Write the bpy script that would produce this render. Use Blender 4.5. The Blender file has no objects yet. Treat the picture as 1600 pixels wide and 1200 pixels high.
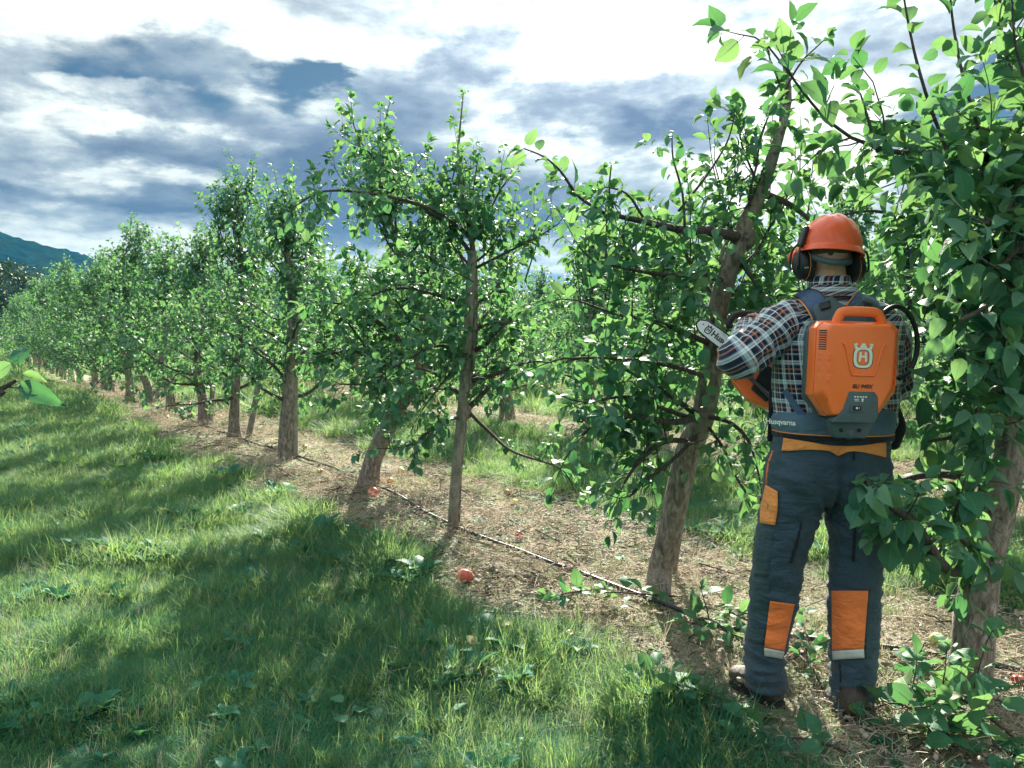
import bpy, bmesh, math, random
import numpy as np
from mathutils import Vector, Matrix, noise
from mathutils.bvhtree import BVHTree

S = bpy.context.scene
COL = S.collection
F = 1300.0
H = 1.45
PITCH = math.atan(80 / F)

# ------------------------------------------------------------------ camera
cam_d = bpy.data.cameras.new('camera')
cam = bpy.data.objects.new('camera', cam_d)
COL.objects.link(cam)
S.camera = cam
cam.location = (0, 0, H)
cam.rotation_euler = (math.pi / 2 - PITCH, 0, 0)
cam_d.sensor_width = 36
cam_d.lens = 36 * F / 1600
cam_d.clip_start = 0.05
cam_d.clip_end = 5000

# ------------------------------------------------------------------ sun and sky
SUN_AZ = math.radians(7.0)       # to the right of the view direction (+Y)
SUN_EL = math.radians(30.5)
sun_d = bpy.data.lights.new('sun', 'SUN')
sun_d.energy = 2.4
sun_d.angle = math.radians(0.6)
sun_d.color = (1.0, 0.93, 0.78)
sun = bpy.data.objects.new('sun', sun_d)
COL.objects.link(sun)
SD = Vector((math.sin(SUN_AZ) * math.cos(SUN_EL), math.cos(SUN_AZ) * math.cos(SUN_EL), math.sin(SUN_EL)))
sun.rotation_euler = SD.to_track_quat('Z', 'Y').to_euler()
S.view_settings.view_transform = 'Standard'
S.view_settings.look = 'None'
S.view_settings.exposure = 3.08
S.view_settings.gamma = 1
S.view_settings.use_curve_mapping = False
S.cycles.use_denoising = True
S.cycles.max_bounces = 8
S.cycles.diffuse_bounces = 4
S.cycles.transmission_bounces = 4
S.cycles.glossy_bounces = 2
S.cycles.volume_bounces = 0
S.cycles.caustics_reflective = False
S.cycles.caustics_refractive = False
S.cycles.sample_clamp_indirect = 6


class NT:
    """small wrapper for node trees"""
    def __init__(self, tree):
        self.t = tree
        tree.nodes.clear()

    def n(self, typ, **kw):
        nd = self.t.nodes.new(typ)
        for k, v in kw.items():
            if k.startswith('_'):
                setattr(nd, k[1:], v)
        for k, v in kw.items():
            if k.startswith('_'):
                continue
            key = int(k[1:]) if k[0] == 'i' and k[1:].isdigit() else k.replace('__', ' ')
            sock = nd.inputs[key]
            if isinstance(v, bpy.types.NodeSocket):
                self.t.links.new(v, sock)
            else:
                sock.default_value = v
        return nd

    def math(self, op, a, b=0.0, c=None):
        kw = dict(i0=a, i1=b)
        if c is not None:
            kw['i2'] = c
        return self.n('ShaderNodeMath', _operation=op, **kw).outputs[0]

    def mix(self, f, a, b, blend='MIX', clamp=False):
        m = self.t.nodes.new('ShaderNodeMix')
        m.data_type = 'RGBA'
        m.blend_type = blend
        m.clamp_result = clamp
        for sock, v in ((m.inputs[0], f), (m.inputs[6], a), (m.inputs[7], b)):
            if isinstance(v, bpy.types.NodeSocket):
                self.t.links.new(v, sock)
            else:
                if sock.type == 'RGBA' and len(v) == 3:
                    v = (*v, 1)
                sock.default_value = v
        return m.outputs[2]

    def ramp(self, fac, stops, interp='LINEAR'):
        r = self.t.nodes.new('ShaderNodeValToRGB')
        cr = r.color_ramp
        cr.interpolation = interp
        while len(cr.elements) > 1:
            cr.elements.remove(cr.elements[-1])
        for k, (p, c) in enumerate(stops):
            if not isinstance(c, (tuple, list)):
                c = (c, c, c)
            e = cr.elements[0] if k == 0 else cr.elements.new(p)
            e.position = p
            e.color = (*c, 1)
        self.t.links.new(fac, r.inputs[0])
        return r.outputs[0]

    def noise(self, vec, scale, detail=4, rough=.5, dist=0.0, out=0):
        return self.n('ShaderNodeTexNoise', Vector=vec, Scale=scale, Detail=detail, Roughness=rough, Distortion=dist).outputs[out]

    def sstep(self, v, a, b):
        return self.n('ShaderNodeMapRange', _interpolation_type='SMOOTHSTEP', i0=v, i1=a, i2=b).outputs[0]


def ray(px, py):
    fwd = Vector((0, math.cos(PITCH), -math.sin(PITCH)))
    up = Vector((0, math.sin(PITCH), math.cos(PITCH)))
    return fwd + Vector((1, 0, 0)) * ((px - 800) / F) + up * ((600 - py) / F)


CAM = Vector((0, 0, H))


def P(px, py, Y):
    d = ray(px, py)
    return CAM + d * (Y / d.y)


def azel(px, py):
    d = ray(px, py).normalized()
    return math.atan2(d.x, d.y), math.asin(d.z)


world = bpy.data.worlds.new('World')
S.world = world
world.use_nodes = True
w = NT(world.node_tree)
tc = w.n('ShaderNodeTexCoord').outputs['Generated']
sky = w.n('ShaderNodeTexSky', _sky_type='NISHITA', _sun_disc=False, _sun_elevation=SUN_EL, _sun_rotation=SUN_AZ,
          _air_density=1.2, _dust_density=0.6, _ozone_density=2.0).outputs[0]
sky = w.mix(1.0, sky, (0.0024, 0.0035, 0.0044), 'MULTIPLY')
sep = w.n('ShaderNodeSeparateXYZ', Vector=w.n('ShaderNodeVectorMath', _operation='NORMALIZE', i0=tc).outputs[0])
X, Y_, Z = sep.outputs
az = w.math('ARCTAN2', X, Y_)
el = w.math('ARCSINE', Z)
zz = w.math('ADD', w.math('MAXIMUM', Z, 0.0), 0.11)
plane = w.n('ShaderNodeCombineXYZ', i0=w.math('DIVIDE', X, zz), i1=w.math('DIVIDE', Y_, zz), i2=0.37).outputs[0]
ae = w.n('ShaderNodeCombineXYZ', i0=az, i1=w.math('MULTIPLY', el, 2.0), i2=0.0).outputs[0]
warpn = w.noise(w.n('ShaderNodeCombineXYZ', i0=az, i1=w.math('MULTIPLY', el, 2.4), i2=.2).outputs[0], 7.0, 6, .6, out=1)
warp = w.n('ShaderNodeVectorMath', _operation='SUBTRACT', i0=warpn, i1=(.5, .5, .5)).outputs[0]
warp = w.n('ShaderNodeVectorMath', _operation='MULTIPLY', i0=warp, i1=(.24, .16, 0)).outputs[0]
aew = w.n('ShaderNodeVectorMath', _operation='ADD', i0=ae, i1=warp).outputs[0]


def blob_sum(blobs):
    acc = None
    for (px, py, rx, ry, amp) in blobs:
        a, e = azel(px, py)
        m = w.n('ShaderNodeMapping', _vector_type='TEXTURE', Vector=aew, Location=(a, e * 2, 0), Scale=(rx / F, ry / F * 2, 1))
        g = w.n('ShaderNodeTexGradient', _gradient_type='SPHERICAL', Vector=m.outputs[0]).outputs[1]
        g = w.math('MULTIPLY', w.math('SMOOTH_MIN', w.math('MULTIPLY', g, 2.2), 1.0, .3), amp)
        acc = g if acc is None else w.math('ADD', acc, g)
    return acc


# where the blue shows through, where the clouds are thick and grey, where they are lit
blue = blob_sum([(300, 110, 230, 70, .45), (480, 150, 110, 60, .3), (60, 190, 120, 30, .25), (1500, 210, 160, 90, .45), (1590, 110, 60, 60, .4),
                 (330, 235, 60, 20, .15), (520, 100, 60, 30, .15), (170, 205, 90, 22, .25)])
dark = blob_sum([(330, 238, 210, 30, .5), (300, 320, 110, 55, .5), (60, 325, 250, 30, .5), (560, 300, 240, 110, .55), (800, 350, 170, 90, .55),
                 (640, 150, 120, 70, .4), (730, 85, 90, 50, .5), (960, 160, 150, 60, .30), (1000, 190, 90, 25, .3), (1095, 195, 60, 50, .6),
                 (60, 380, 260, 30, .25), (430, 200, 130, 30, .3), (480, 370, 200, 30, .4), (1330, 110, 110, 40, .2), (200, 140, 60, 18, .25),
                 (1050, 330, 100, 60, .2), (260, 240, 620, 200, .22), (760, 290, 420, 150, .30), (1010, 150, 300, 110, .22), (1350, 150, 300, 140, .12)])
lit = blob_sum([(640, 90, 140, 36, .3), (860, 100, 150, 50, .3), (860, 215, 120, 36, .3), (1180, 260, 180, 110, .55), (1020, 85, 140, 30, .35),
                (430, 155, 130, 22, .3), (250, 205, 210, 22, .4), (80, 180, 110, 30, .28), (30, 215, 110, 22, .3), (230, 265, 150, 24, .55),
                (150, 355, 380, 30, .6), (860, 395, 200, 35, .6), (140, 398, 330, 26, .7), (30, 310, 60, 24, .4), (1300, 200, 150, 90, .5), (560, 390, 300, 16, .5),
                (150, 130, 110, 20, .3), (620, 370, 120, 30, .3)])
n1 = w.noise(plane, 1.15, 9, .55, .3)
n2 = w.noise(w.n('ShaderNodeVectorMath', _operation='ADD', i0=plane, i1=(3.1, 7.7, 1)).outputs[0], 1.9, 8, .6, .4)
n3 = w.noise(ae, 16.0, 7, .62, .3)
cover = w.math('ADD', n1, w.math('MULTIPLY', w.math('SUBTRACT', n3, .5), .35))
cover = w.math('SUBTRACT', w.math('ADD', cover, w.math('MULTIPLY', w.math('ADD', dark, lit), .32)), w.math('MULTIPLY', blue, .8))
cover = w.sstep(cover, .24, .56)
sunang = w.n('ShaderNodeVectorMath', _operation='DOT_PRODUCT', i0=w.n('ShaderNodeVectorMath', _operation='NORMALIZE', i0=tc).outputs[0], i1=tuple(SD)).outputs['Value']
glow = w.math('POWER', w.math('MAXIMUM', sunang, 0.0), 14.0)
dk = w.math('ADD', w.math('MULTIPLY', w.math('SUBTRACT', n2, .5), 1.7), w.math('MULTIPLY', w.math('SUBTRACT', n3, .5), 1.1))
dk = w.math('ADD', dk, w.math('SUBTRACT', w.math('MULTIPLY', dark, 1.05), w.math('MULTIPLY', lit, .95)))
dk = w.math('SUBTRACT', w.math('ADD', dk, .12), w.math('MULTIPLY', glow, .22))
dk = w.n('ShaderNodeMapRange', i0=w.math('ADD', dk, w.math('MULTIPLY', w.math('SUBTRACT', w.noise(ae, 42.0, 5, .6), .5), .5)), i1=-.30, i2=1.15).outputs[0]
ccol = w.ramp(dk, [(0, (1.0, 1.02, .92)), (.22, (.74, .79, .74)), (.42, (.42, .48, .51)), (.62, (.25, .305, .37)), (1, (.115, .160, .240))])
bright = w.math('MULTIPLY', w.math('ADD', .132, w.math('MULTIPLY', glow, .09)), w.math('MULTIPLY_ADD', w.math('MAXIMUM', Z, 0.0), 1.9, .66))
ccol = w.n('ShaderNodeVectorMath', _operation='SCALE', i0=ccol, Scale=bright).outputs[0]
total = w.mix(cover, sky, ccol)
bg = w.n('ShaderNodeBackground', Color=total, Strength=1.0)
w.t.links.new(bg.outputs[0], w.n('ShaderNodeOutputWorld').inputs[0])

# ------------------------------------------------------------------ object helpers
def tag(o, label=None, cat=None, group=None, kind=None):
    if label: o['label'] = label
    if cat: o['category'] = cat
    if group: o['group'] = group
    if kind: o['kind'] = kind
    return o


def empty(name, loc=(0, 0, 0), label=None, cat=None, group=None):
    o = bpy.data.objects.new(name, None)
    o.empty_display_size = .1
    COL.objects.link(o)
    o.location = loc
    return tag(o, label, cat, group)


def link(name, me, mat=None, parent=None, kind=None):
    o = bpy.data.objects.new(name, me)
    COL.objects.link(o)
    if mat is not None and len(me.materials) == 0:
        me.materials.append(mat)
    if parent is not None:
        o.parent = parent
    if kind: o['kind'] = kind
    return o


def shade(me, smooth=True):
    me.polygons.foreach_set('use_smooth', [smooth] * len(me.polygons))


def np_mesh(name, V, T, rnd=None, smooth=False, uv=None, luv=None):
    """triangle/quad mesh out of arrays"""
    V = np.asarray(V, dtype=np.float32)
    T = np.asarray(T, dtype=np.int32)
    k = T.shape[1]
    me = bpy.data.meshes.new(name)
    me.vertices.add(len(V))
    me.vertices.foreach_set('co', V.ravel())
    me.loops.add(T.size)
    me.loops.foreach_set('vertex_index', T.ravel())
    me.polygons.add(len(T))
    me.polygons.foreach_set('loop_start', np.arange(0, T.size, k, dtype=np.int32))
    me.polygons.foreach_set('loop_total', np.full(len(T), k, dtype=np.int32))
    me.update(calc_edges=True)
    if rnd is not None:
        a = me.attributes.new('rnd', 'FLOAT', 'POINT')
        a.data.foreach_set('value', np.asarray(rnd, dtype=np.float32))
    if luv is not None:
        a = me.attributes.new('leafuv', 'FLOAT_VECTOR', 'POINT')
        a.data.foreach_set('vector', np.asarray(luv, dtype=np.float32).ravel())
    if uv is not None:
        l = me.uv_layers.new(name='UVMap')
        l.data.foreach_set('uv', np.asarray(uv, dtype=np.float32)[T.ravel()].ravel())
    if smooth:
        shade(me)
    return me


def bm_mesh(name, bm, smooth=False, recalc=True):
    me = bpy.data.meshes.new(name)
    if recalc:
        bmesh.ops.recalc_face_normals(bm, faces=bm.faces)
    bm.to_mesh(me)
    bm.free()
    if smooth: shade(me)
    return me


def add_mod_bevel(o, w_, seg=2, ang=35):
    m = o.modifiers.new('bevel', 'BEVEL')
    m.width = w_
    m.segments = seg
    m.limit_method = 'ANGLE'
    m.angle_limit = math.radians(ang)
    return o


def catmull(pts, n):
    """smooth resampling of a list of Vectors (any dimension tuple)"""
    A = np.array([list(p) for p in pts], dtype=float)
    A = np.vstack([2 * A[0] - A[1], A, 2 * A[-1] - A[-2]])
    out = []
    m = len(A) - 3
    for i in range(n):
        t = i / (n - 1) * m
        k = min(int(t), m - 1)
        u = t - k
        p0, p1, p2, p3 = A[k:k + 4]
        out.append(.5 * ((2 * p1) + (-p0 + p2) * u + (2 * p0 - 5 * p1 + 4 * p2 - p3) * u * u + (-p0 + 3 * p1 - 3 * p2 + p3) * u ** 3))
    return np.array(out)


def tube_arrays(pts, rad, seg=6, close=True, rough=0.0, rs=None, base=0, flat=1.0):
    pts = np.asarray(pts, dtype=float)
    n = len(pts)
    rad = np.broadcast_to(np.asarray(rad, dtype=float), (n,))
    tan = np.gradient(pts, axis=0)
    tan /= np.linalg.norm(tan, axis=1)[:, None] + 1e-9
    ref = np.array([0, 0, 1.0]) if abs(tan[0][2]) < .9 else np.array([1.0, 0, 0])
    V = []
    u = np.cross(tan[0], ref); u /= np.linalg.norm(u)
    ang = np.arange(seg) / seg * 2 * math.pi
    for i in range(n):
        u = u - tan[i] * np.dot(u, tan[i])
        u /= np.linalg.norm(u) + 1e-9
        v = np.cross(tan[i], u)
        r = np.full(seg, rad[i])
        if rough and rs is not None:
            r = r * (1 + rough * (rs.random(seg) - .5))
        V.append(pts[i] + np.outer(np.cos(ang) * r, u) + np.outer(np.sin(ang) * r * flat, v))
    V = np.vstack(V)
    i, j = np.meshgrid(np.arange(n - 1), np.arange(seg), indexing='ij')
    a = i * seg + j
    b = i * seg + (j + 1) % seg
    Q = np.stack([a, b, b + seg, a + seg], -1).reshape(-1, 4)
    T = np.vstack([Q[:, [0, 1, 2]], Q[:, [0, 2, 3]]])
    if close:
        V = np.vstack([V, pts[0], pts[-1]])
        c0, c1 = n * seg, n * seg + 1
        k = np.arange(seg)
        T = np.vstack([T, np.stack([np.full(seg, c0), (k + 1) % seg, k], -1),
                       np.stack([np.full(seg, c1), (n - 1) * seg + k, (n - 1) * seg + (k + 1) % seg], -1)])
    return V, T + base


class Geo:
    def __init__(self):
        self.V, self.T, self.R, self.n = [], [], [], 0

    def add(self, V, T, r=0.0):
        self.V.append(V); self.T.append(np.asarray(T) + self.n)
        self.R.append(np.full(len(V), r)); self.n += len(V)

    def tube(self, pts, rad, seg=6, **k):
        V, T = tube_arrays(pts, rad, seg, **k)
        self.add(V, T)

    def mesh(self, name, smooth=True, off=None):
        V = np.vstack(self.V)
        if off is not None:
            V = V - np.asarray(off)
        return np_mesh(name, V, np.vstack(self.T), np.concatenate(self.R), smooth)


# ------------------------------------------------------------------ materials
def new_mat(name):
    m = bpy.data.materials.new(name)
    m.use_nodes = True
    return m, NT(m.node_tree)


def finish(t, sh):
    t.t.links.new(sh, t.n('ShaderNodeOutputMaterial').inputs[0])


def simple_mat(name, col, rough=.5, noise_amt=.12, nscale=20, metal=0, bump=.0, bscale=200, spec=.5, coat=0, vec='Object', sheen=0):
    m, t = new_mat(name)
    co = t.n('ShaderNodeTexCoord').outputs[vec]
    nz = t.noise(co, nscale, 5, .6)
    d = tuple(c * (1 - noise_amt) for c in col)
    l = tuple(min(1, c * (1 + noise_amt)) for c in col)
    c = t.ramp(nz, [(.3, d), (.7, l)])
    b = t.n('ShaderNodeBsdfPrincipled', Base__Color=c, Roughness=rough, Metallic=metal)
    b.inputs['Specular IOR Level'].default_value = spec
    b.inputs['Coat Weight'].default_value = coat
    b.inputs['Coat Roughness'].default_value = .08
    if sheen:
        b.inputs['Sheen Weight'].default_value = sheen
    if bump:
        bn = t.n('ShaderNodeBump', Strength=bump, Distance=.01, Height=t.noise(co, bscale, 4, .6))
        t.t.links.new(bn.outputs[0], b.inputs['Normal'])
    r = t.noise(co, nscale * 3, 3, .5)
    rr = t.n('ShaderNodeMapRange', i0=r, i1=.3, i2=.7, i3=max(0, rough - .06), i4=min(1, rough + .08)).outputs[0]
    t.t.links.new(rr, b.inputs['Roughness'])
    finish(t, b.outputs[0])
    return m


def leaf_mat(name, top=((.008, .100, .088), (.030, .195, .122)), tr=((.07, .22, .06), (.21, .38, .11)), under=(.12, .27, .20), trans=.42, rough=.55):
    m, t = new_mat(name)
    at = t.n('ShaderNodeAttribute', _attribute_name='rnd').outputs['Fac']
    oi = t.n('ShaderNodeObjectInfo').outputs['Random']
    r = t.math('FRACT', t.math('ADD', at, oi))
    r2 = t.math('FRACT', t.math('MULTIPLY', r, 7.31))
    geo = t.n('ShaderNodeNewGeometry')
    nz = t.noise(geo.outputs['Position'], 3.0, 3, .5)
    mixf = t.math('MULTIPLY_ADD', r, .7, t.math('MULTIPLY', t.math('SUBTRACT', nz, .4), .8))
    c = t.mix(t.n('ShaderNodeClamp', Value=mixf).outputs[0], top[0], top[1])
    yel = t.sstep(r2, .93, .99)
    c = t.mix(t.math('MULTIPLY', yel, .6), c, (.22, .24, .05))
    cu = t.mix(.8, c, under)
    c = t.mix(geo.outputs['Backfacing'], c, cu)
    vein = t.noise(geo.outputs['Position'], 120.0, 3, .6)
    c = t.mix(t.math('MULTIPLY', vein, .35), c, t.mix(.5, c, (.16, .26, .10)))
    luv = t.n('ShaderNodeSeparateXYZ', Vector=t.n('ShaderNodeAttribute', _attribute_name='leafuv').outputs['Vector'])
    lat = t.math('ABSOLUTE', luv.outputs[1])
    mid = t.sstep(lat, .11, .03)
    side = t.math('MULTIPLY', t.sstep(t.math('SINE', t.math('MULTIPLY', t.math('SUBTRACT', luv.outputs[0], t.math('MULTIPLY', lat, .22)), 46.0)), .80, .98), .45)
    rib = t.math('MULTIPLY', t.math('MAXIMUM', mid, side), luv.outputs[2])
    c = t.mix(t.math('MULTIPLY', rib, .55), c, (.16, .33, .17))
    blot = t.sstep(t.noise(geo.outputs['Position'], 60.0, 3, .6), .69, .74)
    c = t.mix(t.math('MULTIPLY', blot, t.math('MULTIPLY', t.sstep(r2, .55, .8), .8)), c, (.16, .10, .04))
    tc_ = t.mix(r2, tr[0], tr[1])
    tc_ = t.mix(t.math('MULTIPLY', rib, .35), tc_, tuple(x * .45 for x in tr[0]))
    b = t.n('ShaderNodeBsdfPrincipled', Base__Color=c, Roughness=rough)
    b.inputs['Specular IOR Level'].default_value = .24
    bn = t.n('ShaderNodeBump', Strength=.35, Distance=.002, Height=t.math('SUBTRACT', t.noise(geo.outputs['Position'], 220.0, 2, .5), rib))
    t.t.links.new(bn.outputs[0], b.inputs['Normal'])
    tl = t.n('ShaderNodeBsdfTranslucent', Color=tc_)
    mx = t.n('ShaderNodeMixShader', i0=trans, i1=b.outputs[0], i2=tl.outputs[0])
    finish(t, mx.outputs[0])
    return m


def bark_mat(name, c0, c1, c2, sc=18):
    m, t = new_mat(name)
    co = t.n('ShaderNodeTexCoord').outputs['Object']
    st = t.n('ShaderNodeMapping', Vector=co, Scale=(1, 1, .38)).outputs[0]
    n_ = t.noise(st, sc * 2.2, 7, .65, .6)
    big = t.noise(co, 6.0, 4, .55)
    vo = t.n('ShaderNodeTexVoronoi', _feature='DISTANCE_TO_EDGE', Vector=st, Scale=sc * 1.4).outputs[0]
    crack = t.math('MAXIMUM', t.sstep(vo, .0, .05), t.sstep(t.noise(co, 14.0, 4, .6), .50, .42))
    c = t.ramp(n_, [(.36, c0), (.5, c1), (.64, c2)])
    c = t.mix(t.sstep(big, .52, .68), c, tuple(a * 1.25 + .02 for a in c1))
    lich = t.sstep(t.noise(co, 26.0, 4, .7), .60, .68)
    c = t.mix(t.math('MULTIPLY', lich, .45), c, (.20, .25, .18))
    c = t.mix(t.math('MULTIPLY', t.math('SUBTRACT', 1.0, crack), .25), c, tuple(a * .6 for a in c0), 'MIX')
    b = t.n('ShaderNodeBsdfPrincipled', Base__Color=c, Roughness=.85)
    hgt = t.math('ADD', t.math('MULTIPLY', n_, .6), t.math('MULTIPLY', crack, .12))
    bn = t.n('ShaderNodeBump', Strength=1.0, Distance=.022, Height=hgt)
    t.t.links.new(bn.outputs[0], b.inputs['Normal'])
    finish(t, b.outputs[0])
    return m


M = {}
M['leaf'] = leaf_mat('apple_leaf')
M['leaf_far'] = leaf_mat('apple_leaf_far', rough=.6)
M['leaf_cut'] = leaf_mat('apple_leaf_cut', top=((.015, .12, .085), (.055, .23, .125)), under=(.18, .28, .18))
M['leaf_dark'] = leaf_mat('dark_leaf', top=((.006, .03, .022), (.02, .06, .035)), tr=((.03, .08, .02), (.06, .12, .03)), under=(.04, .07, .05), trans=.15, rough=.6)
M['bark'] = bark_mat('apple_bark', (.085, .070, .062), (.21, .175, .15), (.36, .32, .28))
M['twig'] = bark_mat('twig_bark', (.040, .030, .030), (.085, .065, .060), (.15, .13, .11), 60)
M['stake'] = bark_mat('stake_wood', (.14, .13, .11), (.24, .225, .19), (.33, .31, .27), 12)
# ------------------------------------------------------------------ ground
ROWD = Vector((-.562, .827, 0))
ROWN = (.827, .562)
ROWS = [3.36, 7.75, 12.2, 16.7, 21.2, 25.7]
DIRT_HALF = 1.0


def perp(x, y):
    return x * ROWN[0] + y * ROWN[1]


def gz(x, y):
    n_ = noise.noise(Vector((x * .55, y * .55, 1.3))) * .028 + noise.noise(Vector((x * 2.3, y * 2.3, 5.1))) * .010
    d = min(abs(perp(x, y) - r) for r in ROWS)
    return n_ + .03 * max(0, 1 - d / 1.2)


def G(px, py):
    """point of the ground under a picture point"""
    d = ray(px, py)
    z = 0.0
    for _ in range(4):
        p = CAM + d * ((z - H) / d.z)
        z = gz(p.x, p.y)
    return Vector((p.x, p.y, z))


def ground_patch(name, x0, x1, y0, y1, step, zoff, hole=None):
    xs = np.arange(x0, x1 + step * .5, step)
    ys = np.arange(y0, y1 + step * .5, step)
    V = np.array([(x, y, gz(x, y) + zoff) for y in ys for x in xs])
    nx = len(xs)
    Q = []
    for j in range(len(ys) - 1):
        for i in range(nx - 1):
            if hole and hole[0] - 1e-6 <= xs[i] and xs[i + 1] <= hole[1] + 1e-6 and hole[2] - 1e-6 <= ys[j] and ys[j + 1] <= hole[3] + 1e-6:
                continue
            a = j * nx + i
            Q.append((a, a + 1, a + 1 + nx, a + nx))
    return np_mesh(name, V, np.array(Q), smooth=True)


def make_ground_mat():
    m, t = new_mat('orchard_ground')
    geo = t.n('ShaderNodeNewGeometry').outputs['Position']
    pp = t.n('ShaderNodeVectorMath', _operation='DOT_PRODUCT', i0=geo, i1=(ROWN[0], ROWN[1], 0)).outputs['Value']
    wob = t.noise(geo, 1.6, 5, .6)
    pw = t.math('ADD', pp, t.math('MULTIPLY', t.math('SUBTRACT', wob, .5), 1.1))
    dist = t.math('PINGPONG', t.math('SUBTRACT', pw, ROWS[0]), 2.225)
    before = t.math('LESS_THAN', pw, ROWS[0] - 1.6)
    dist = t.math('ADD', dist, t.math('MULTIPLY', before, 5.0))
    mask = t.sstep(dist, DIRT_HALF + .12, DIRT_HALF - .18)
    n1_ = t.noise(geo, 9, 8, .68)
    n2_ = t.noise(geo, 45, 6, .7)
    n3_ = t.noise(geo, 2.2, 4, .55)
    soil = t.ramp(n2_, [(.25, (.09, .085, .072)), (.42, (.25, .235, .195)), (.58, (.42, .39, .32)), (.75, (.58, .54, .46))])
    soil = t.mix(t.sstep(n1_, .45, .62), soil, (.38, .31, .25))
    soil = t.mix(t.math('MULTIPLY', t.sstep(n3_, .44, .58), .85), soil, t.mix(n2_, (.10, .17, .10), (.27, .33, .18)))
    gr = t.ramp(n1_, [(.25, (.010, .060, .045)), (.5, (.025, .11, .065)), (.75, (.07, .16, .07))])
    c = t.mix(mask, gr, soil)
    b = t.n('ShaderNodeBsdfPrincipled', Base__Color=c, Roughness=.95)
    b.inputs['Specular IOR Level'].default_value = .15
    bn = t.n('ShaderNodeBump', Strength=1.0, Distance=.03, Height=t.math('ADD', n2_, t.math('MULTIPLY', n1_, .6)))
    t.t.links.new(bn.outputs[0], b.inputs['Normal'])
    finish(t, b.outputs[0])
    return m


M['ground'] = make_ground_mat()
gnear = link('ground', ground_patch('ground', -9, 9, -2, 16, .12, 0), M['ground'], kind='structure')
me = ground_patch('ground', -1188, 1188, -299, 1801, 12, -.03)
# far field: one large sheet lying a little lower, near sheet skirts down onto it
gfar = link('field', me, M['ground'], kind='structure')
V = np.array([v.co[:] for v in gfar.data.vertices])
V[:, 2] = -.05
gfar.data.vertices.foreach_set('co', V.ravel())

# ------------------------------------------------------------------ hills
def make_hill(name, pts, Yd, thick, seed, mat, bump):
    """pts: crest in picture points"""
    pr = catmull([(a, b) for a, b in pts], 240)
    V, Q = [], []
    nr = 26
    for i, (px, py) in enumerate(pr):
        c = P(px, py, Yd)
        for j in range(nr):
            s = j / (nr - 1)
            y = Yd + (s - .35) * thick
            prof = math.sin(min(1, s / .35) * math.pi / 2) if s < .35 else math.cos((s - .35) / .65 * math.pi / 2)
            k = (y / Yd)
            x = c.x
            h = max(0, c.z) * prof
            h += (noise.noise(Vector((x * .03, y * .03, seed))) * bump * 1.2 + (.5 - abs(noise.noise(Vector((x * .09, y * .09, seed + 4))))) * bump * 1.3 + noise.noise(Vector((x * .25, y * .25, seed))) * 1.6) * (prof > .03) * min(1, h / 8)
            V.append((x, y, h - 1.0 * (prof <= .03)))
    n_ = len(pr)
    for i in range(n_ - 1):
        for j in range(nr - 1):
            a = i * nr + j
            Q.append((a, a + nr, a + nr + 1, a + 1))
    return link(name, np_mesh(name, np.array(V), np.array(Q), smooth=True), mat, kind='structure')


def hill_mat():
    m, t = new_mat('wooded_hill')
    geo = t.n('ShaderNodeNewGeometry').outputs['Position']
    a = t.noise(geo, .12, 6, .7)
    b_ = t.noise(geo, .02, 4, .55)
    c = t.ramp(a, [(.35, (.002, .014, .020)), (.55, (.005, .028, .034)), (.7, (.010, .042, .042))])
    c = t.mix(t.sstep(b_, .5, .62), c, (.010, .030, .028))
    b = t.n('ShaderNodeBsdfPrincipled', Base__Color=c, Roughness=.95)
    b.inputs['Specular IOR Level'].default_value = 0
    bn = t.n('ShaderNodeBump', Strength=.6, Distance=4.0, Height=a)
    t.t.links.new(bn.outputs[0], b.inputs['Normal'])
    finish(t, b.outputs[0])
    return m


M['hill'] = hill_mat()
make_hill('hill', [(-420, 300), (-250, 318), (-100, 345), (0, 374), (50, 388), (95, 406), (130, 432), (190, 470), (280, 512)], 520, 420, 1.0, M['hill'], 5)
make_hill('hill', [(-100, 400), (60, 404), (110, 411), (150, 416), (200, 419), (330, 430), (460, 446), (600, 462), (800, 478), (1000, 486), (1300, 492), (1700, 500)], 900, 500, 3.0, M['hill'], 5)

# ------------------------------------------------------------------ leaves and trees
# leaf template: t along, w half width (as part of the length), z: fold and droop
LEAF0_T = [0, .18, .45, .75, 1.0]
LEAF0_W = [0, .23, .315, .215, 0]


def leaf_template(lod, seed=0):
    rs = np.random.RandomState(seed)
    V, T = [], []
    droop, fold, twist = .10 + .38 * rs.rand(), .08 + .26 * rs.rand(), (rs.rand() - .5) * .5
    if lod == 0:
        V.append((0, 0, 0))
        for t_, w_ in zip(LEAF0_T[1:-1], LEAF0_W[1:-1]):
            z = -droop * t_ * t_ + .05 * math.sin(t_ * math.pi)
            for s in (-1, 0, 1):
                V.append((t_, s * w_, z + abs(s) * fold * w_ * 1.6 + s * twist * t_ * w_))
        V.append((1, 0, -droop - .02))
        T += [(0, 2, 1), (0, 3, 2)]
        for k in range(2):
            a = 1 + 3 * k
            T += [(a, a + 1, a + 4), (a, a + 4, a + 3), (a + 1, a + 2, a + 5), (a + 1, a + 5, a + 4)]
        T += [(7, 8, 10), (8, 9, 10)]
    elif lod == 1:
        V = [(0, 0, 0), (.45, -.31, .05), (.45, 0, -.02), (.45, .31, .05), (1, 0, -droop)]
        T = [(0, 2, 1), (0, 3, 2), (1, 2, 4), (2, 3, 4)]
    else:
        V = [(0, 0, 0), (.5, -.34, .02), (1, 0, -droop), (.5, .34, .02)]
        T = [(0, 3, 2), (0, 2, 1)]
    return np.array(V, dtype=float), np.array(T)


TEMPL = {l: [leaf_template(l, s) for s in range(7)] for l in (0, 1, 2)}


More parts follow.
